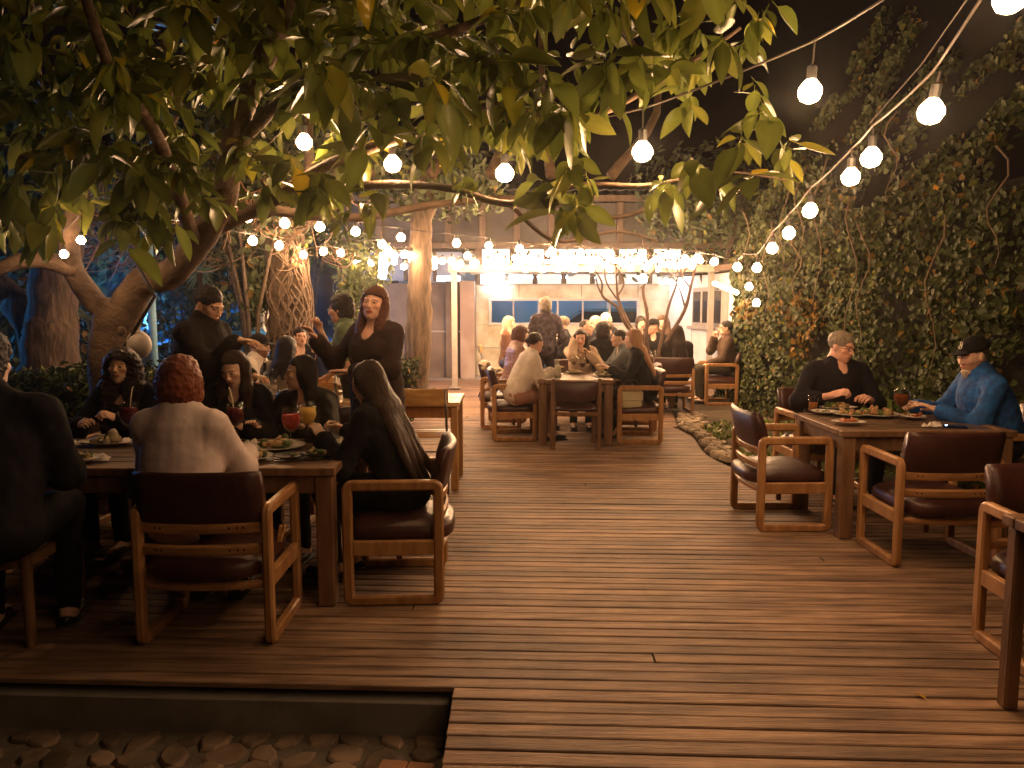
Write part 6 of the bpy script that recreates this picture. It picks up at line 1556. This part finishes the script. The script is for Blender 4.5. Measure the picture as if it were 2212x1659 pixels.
# --- middle table
P_('woman in a white blouse with tied dark hair, leaning on the middle table', 1163, 727, 8.6, face=20, seat=.44, lean=24, s=.98, head=38, hpitch=-8, hair='updo', hcol=(.028, .013, .008), top=(.74, .66, .58), boxy=True, neck=.05, hands=((-.06, .46, .78), (.10, .42, .78)), bottom=(.42, .22, .17), skin=(0.67, 0.41, 0.29), wide=1.06)
P_('woman with wavy auburn hair in a pink quilted puffer jacket', 1131, 717, 9.35, face=8, seat=.45, lean=10, s=.98, head=12, hpitch=-6, hair='bob', hcol=(.085, .030, .016), top=(.34, .19, .155), tkind='puffer', neck=0, collar=.05, puff=.018, wide=1.1)
P_('woman in a cream top sipping wine and holding her hair, facing us', 1255, 724, 9.55, face=-92, seat=.45, lean=14, s=.95, head=-98, hpitch=-10, hair='long', hcol=(.022, .010, .007), top=(.66, .50, .36), hands=((-.10, .28, .93, (-.7, -.3, -.7)), (.09, .19, 1.07, (.25, .5, -1))), poses=('grip', 'relaxed'), skin=(0.80, 0.50, 0.38), hairlen=.2, neck=.04)
P_('blonde woman with long ombre hair in black at the right of the middle table', 1362, 728, 8.75, face=168, seat=.45, lean=16, s=.98, head=165, hpitch=-6, hair='long', hcol=(.30, .155, .075), top=(.015, .014, .014), hands=((-.12, .40, .80), (.10, .46, .80)), hairlen=.44, hairfront=False, neck=0, extra=(('headband', (.5, .22, .14)),), skin=(0.75, 0.50, 0.38))
P_('woman with a grey denim jacket sleeve reaching over the middle table', 1332, 722, 9.6, face=190, seat=.45, lean=16, s=.94, head=188, hair='short', hcol=DK, top=(.16, .18, .20), hands=((-.02, .5, .82), (.1, .46, .80)))
# --- far tables
P_('standing person with curly grey hair and plaid shirt seen from behind', 1178, 650, 11.0, face=96, lean=0, s=.98, head=98, hpitch=-4, hair='shag', hcol=(.17, .14, .11), top=(.075, .06, .085), tkind='print', tcol2=(.03, .02, .03), bottom=(.012, .012, .016), hairlen=.05, vox=.018, neck=0, hands=((-.22, .2, .98), (.22, .2, .98)))
P_('woman with long wavy blonde hair seated sideways by the far wall', 1104, 692, 12.6, face=-12, seat=.50, lean=4, s=1.0, head=-20, hair='wavy', hcol=(.50, .38, .25), top=(.14, .07, .045), vox=.018, hairlen=.34, bottom=(.05, .06, .10))
P_('man in a dark suit jacket and pale shirt turned to the standing person', 1211, 685, 12.0, face=172, seat=.50, lean=6, s=1.02, sex='m', head=168, hair='short', hcol=(.20, .15, .11), top=(.02, .022, .028), neck=.07, vox=.018, bottom=(.06, .10, .20), extra=(('collar', (.7, .7, .72)),))
P_('man with cropped dark hair and black collar left of the bare tree', 1271, 695, 11.2, face=-20, seat=.48, lean=10, s=1.0, sex='m', head=-25, hair='crop', hcol=(.02, .014, .011), top=(.025, .02, .022), vox=.018, collar=.04, neck=0)
P_('bald man in a dark blue jacket facing right', 1291, 685, 12.4, face=-25, seat=.50, lean=4, s=1.03, sex='m', head=-20, hair=None, top=(.03, .035, .055), vox=.018, skin=(0.75, 0.53, 0.41))
P_('tall bald man behind the others before the window', 1311, 679, 13.1, face=-60, seat=.52, lean=0, s=1.06, sex='m', head=-50, hair=None, top=(.03, .03, .04), vox=.018, skin=(0.80, 0.59, 0.48))
P_('person with a grey cap-like haircut behind the dark-haired diner', 1312, 698, 11.6, face=100, seat=.47, lean=4, s=.98, sex='m', head=110, hair='short', hcol=(.12, .09, .07), top=(.05, .03, .03), tkind='print', vox=.018)
P_('woman with dark bobbed hair in black seen from behind left of the blonde woman', 1303, 711, 10.2, face=75, seat=.46, lean=6, s=1.0, head=35, hair='bob', hcol=(.018, .010, .008), top=(.012, .010, .011), vox=.016, hairlen=.06, wide=1.15, neck=0)
P_('man in a black cap and black T-shirt looking left at the far right table', 1412, 706, 11.9, face=-110, seat=.47, lean=6, s=1.0, sex='m', head=-160, hpitch=-4, hair='crop', hcol=BLK, top=(.012, .011, .012), sleeve=.4, vox=.018, extra=(('cap', (.01, .01, .011)),), skin=(0.75, 0.45, 0.33), wide=1.1)
P_('dark-haired person left of the forked tree limbs', 1384, 692, 12.9, face=-90, seat=.5, lean=0, s=1.0, head=-80, hair='shag', hcol=DK, top=(.02, .02, .02), vox=.02)
P_('person with frizzy brown hair behind the black-capped man', 1432, 690, 12.9, face=-100, seat=.5, lean=0, s=1.0, head=-110, hair='curly', hcol=(.06, .035, .02), top=(.03, .02, .02), vox=.02, hairlen=.05)
P_('woman with long dark hair in black, back to us at the far right table', 1462, 718, 10.95, face=96, seat=.44, lean=4, s=.96, head=110, hair='long', hcol=(.016, .009, .008), top=(.022, .016, .014), vox=.017, hairlen=.38, hairfront=False, neck=0, wide=1.08)
P_('man in glasses and brown jacket resting his chin on his hand beside the ivy', 1564, 712, 11.9, face=176, seat=.46, lean=2, s=.98, sex='m', head=180, hpitch=4, hair='short', hcol=(.012, .010, .009), top=(.075, .05, .035), vox=.017, extra=(('glasses',),), hands=((-.10, .30, .62), (.05, .19, 1.03, (.5, .2, -1))), poses=('relaxed', 'grip'), bottom=(.05, .045, .03), skin=(0.72, 0.48, 0.35))
# cigarette-like breadstick by the cheek of the woman in profile is a straw from the next glass
for o in S.objects:
    if o.type == 'MESH' and not o.data.materials: pass
# ------------------------------------------------------------------ thin haze added to stand in for lens bloom round the bulbs
b = MB(); b.box((0, 12, 2.6), (60, 60, 7.8), 0); hz = b.build('bloom_haze', None)
m = bpy.data.materials.new('bloom_haze_volume'); m.use_nodes = True; n = m.node_tree.nodes; n.clear(); q = n.new('ShaderNodeOutputMaterial'); v = n.new('ShaderNodeVolumePrincipled')
v.inputs['Density'].default_value = .0019; v.inputs['Anisotropy'].default_value = .93; v.inputs['Color'].default_value = (1, .96, .92, 1)
m.node_tree.links.new(v.outputs[0], q.inputs['Volume']); hz.data.materials.append(m); hz['kind'] = 'stuff'
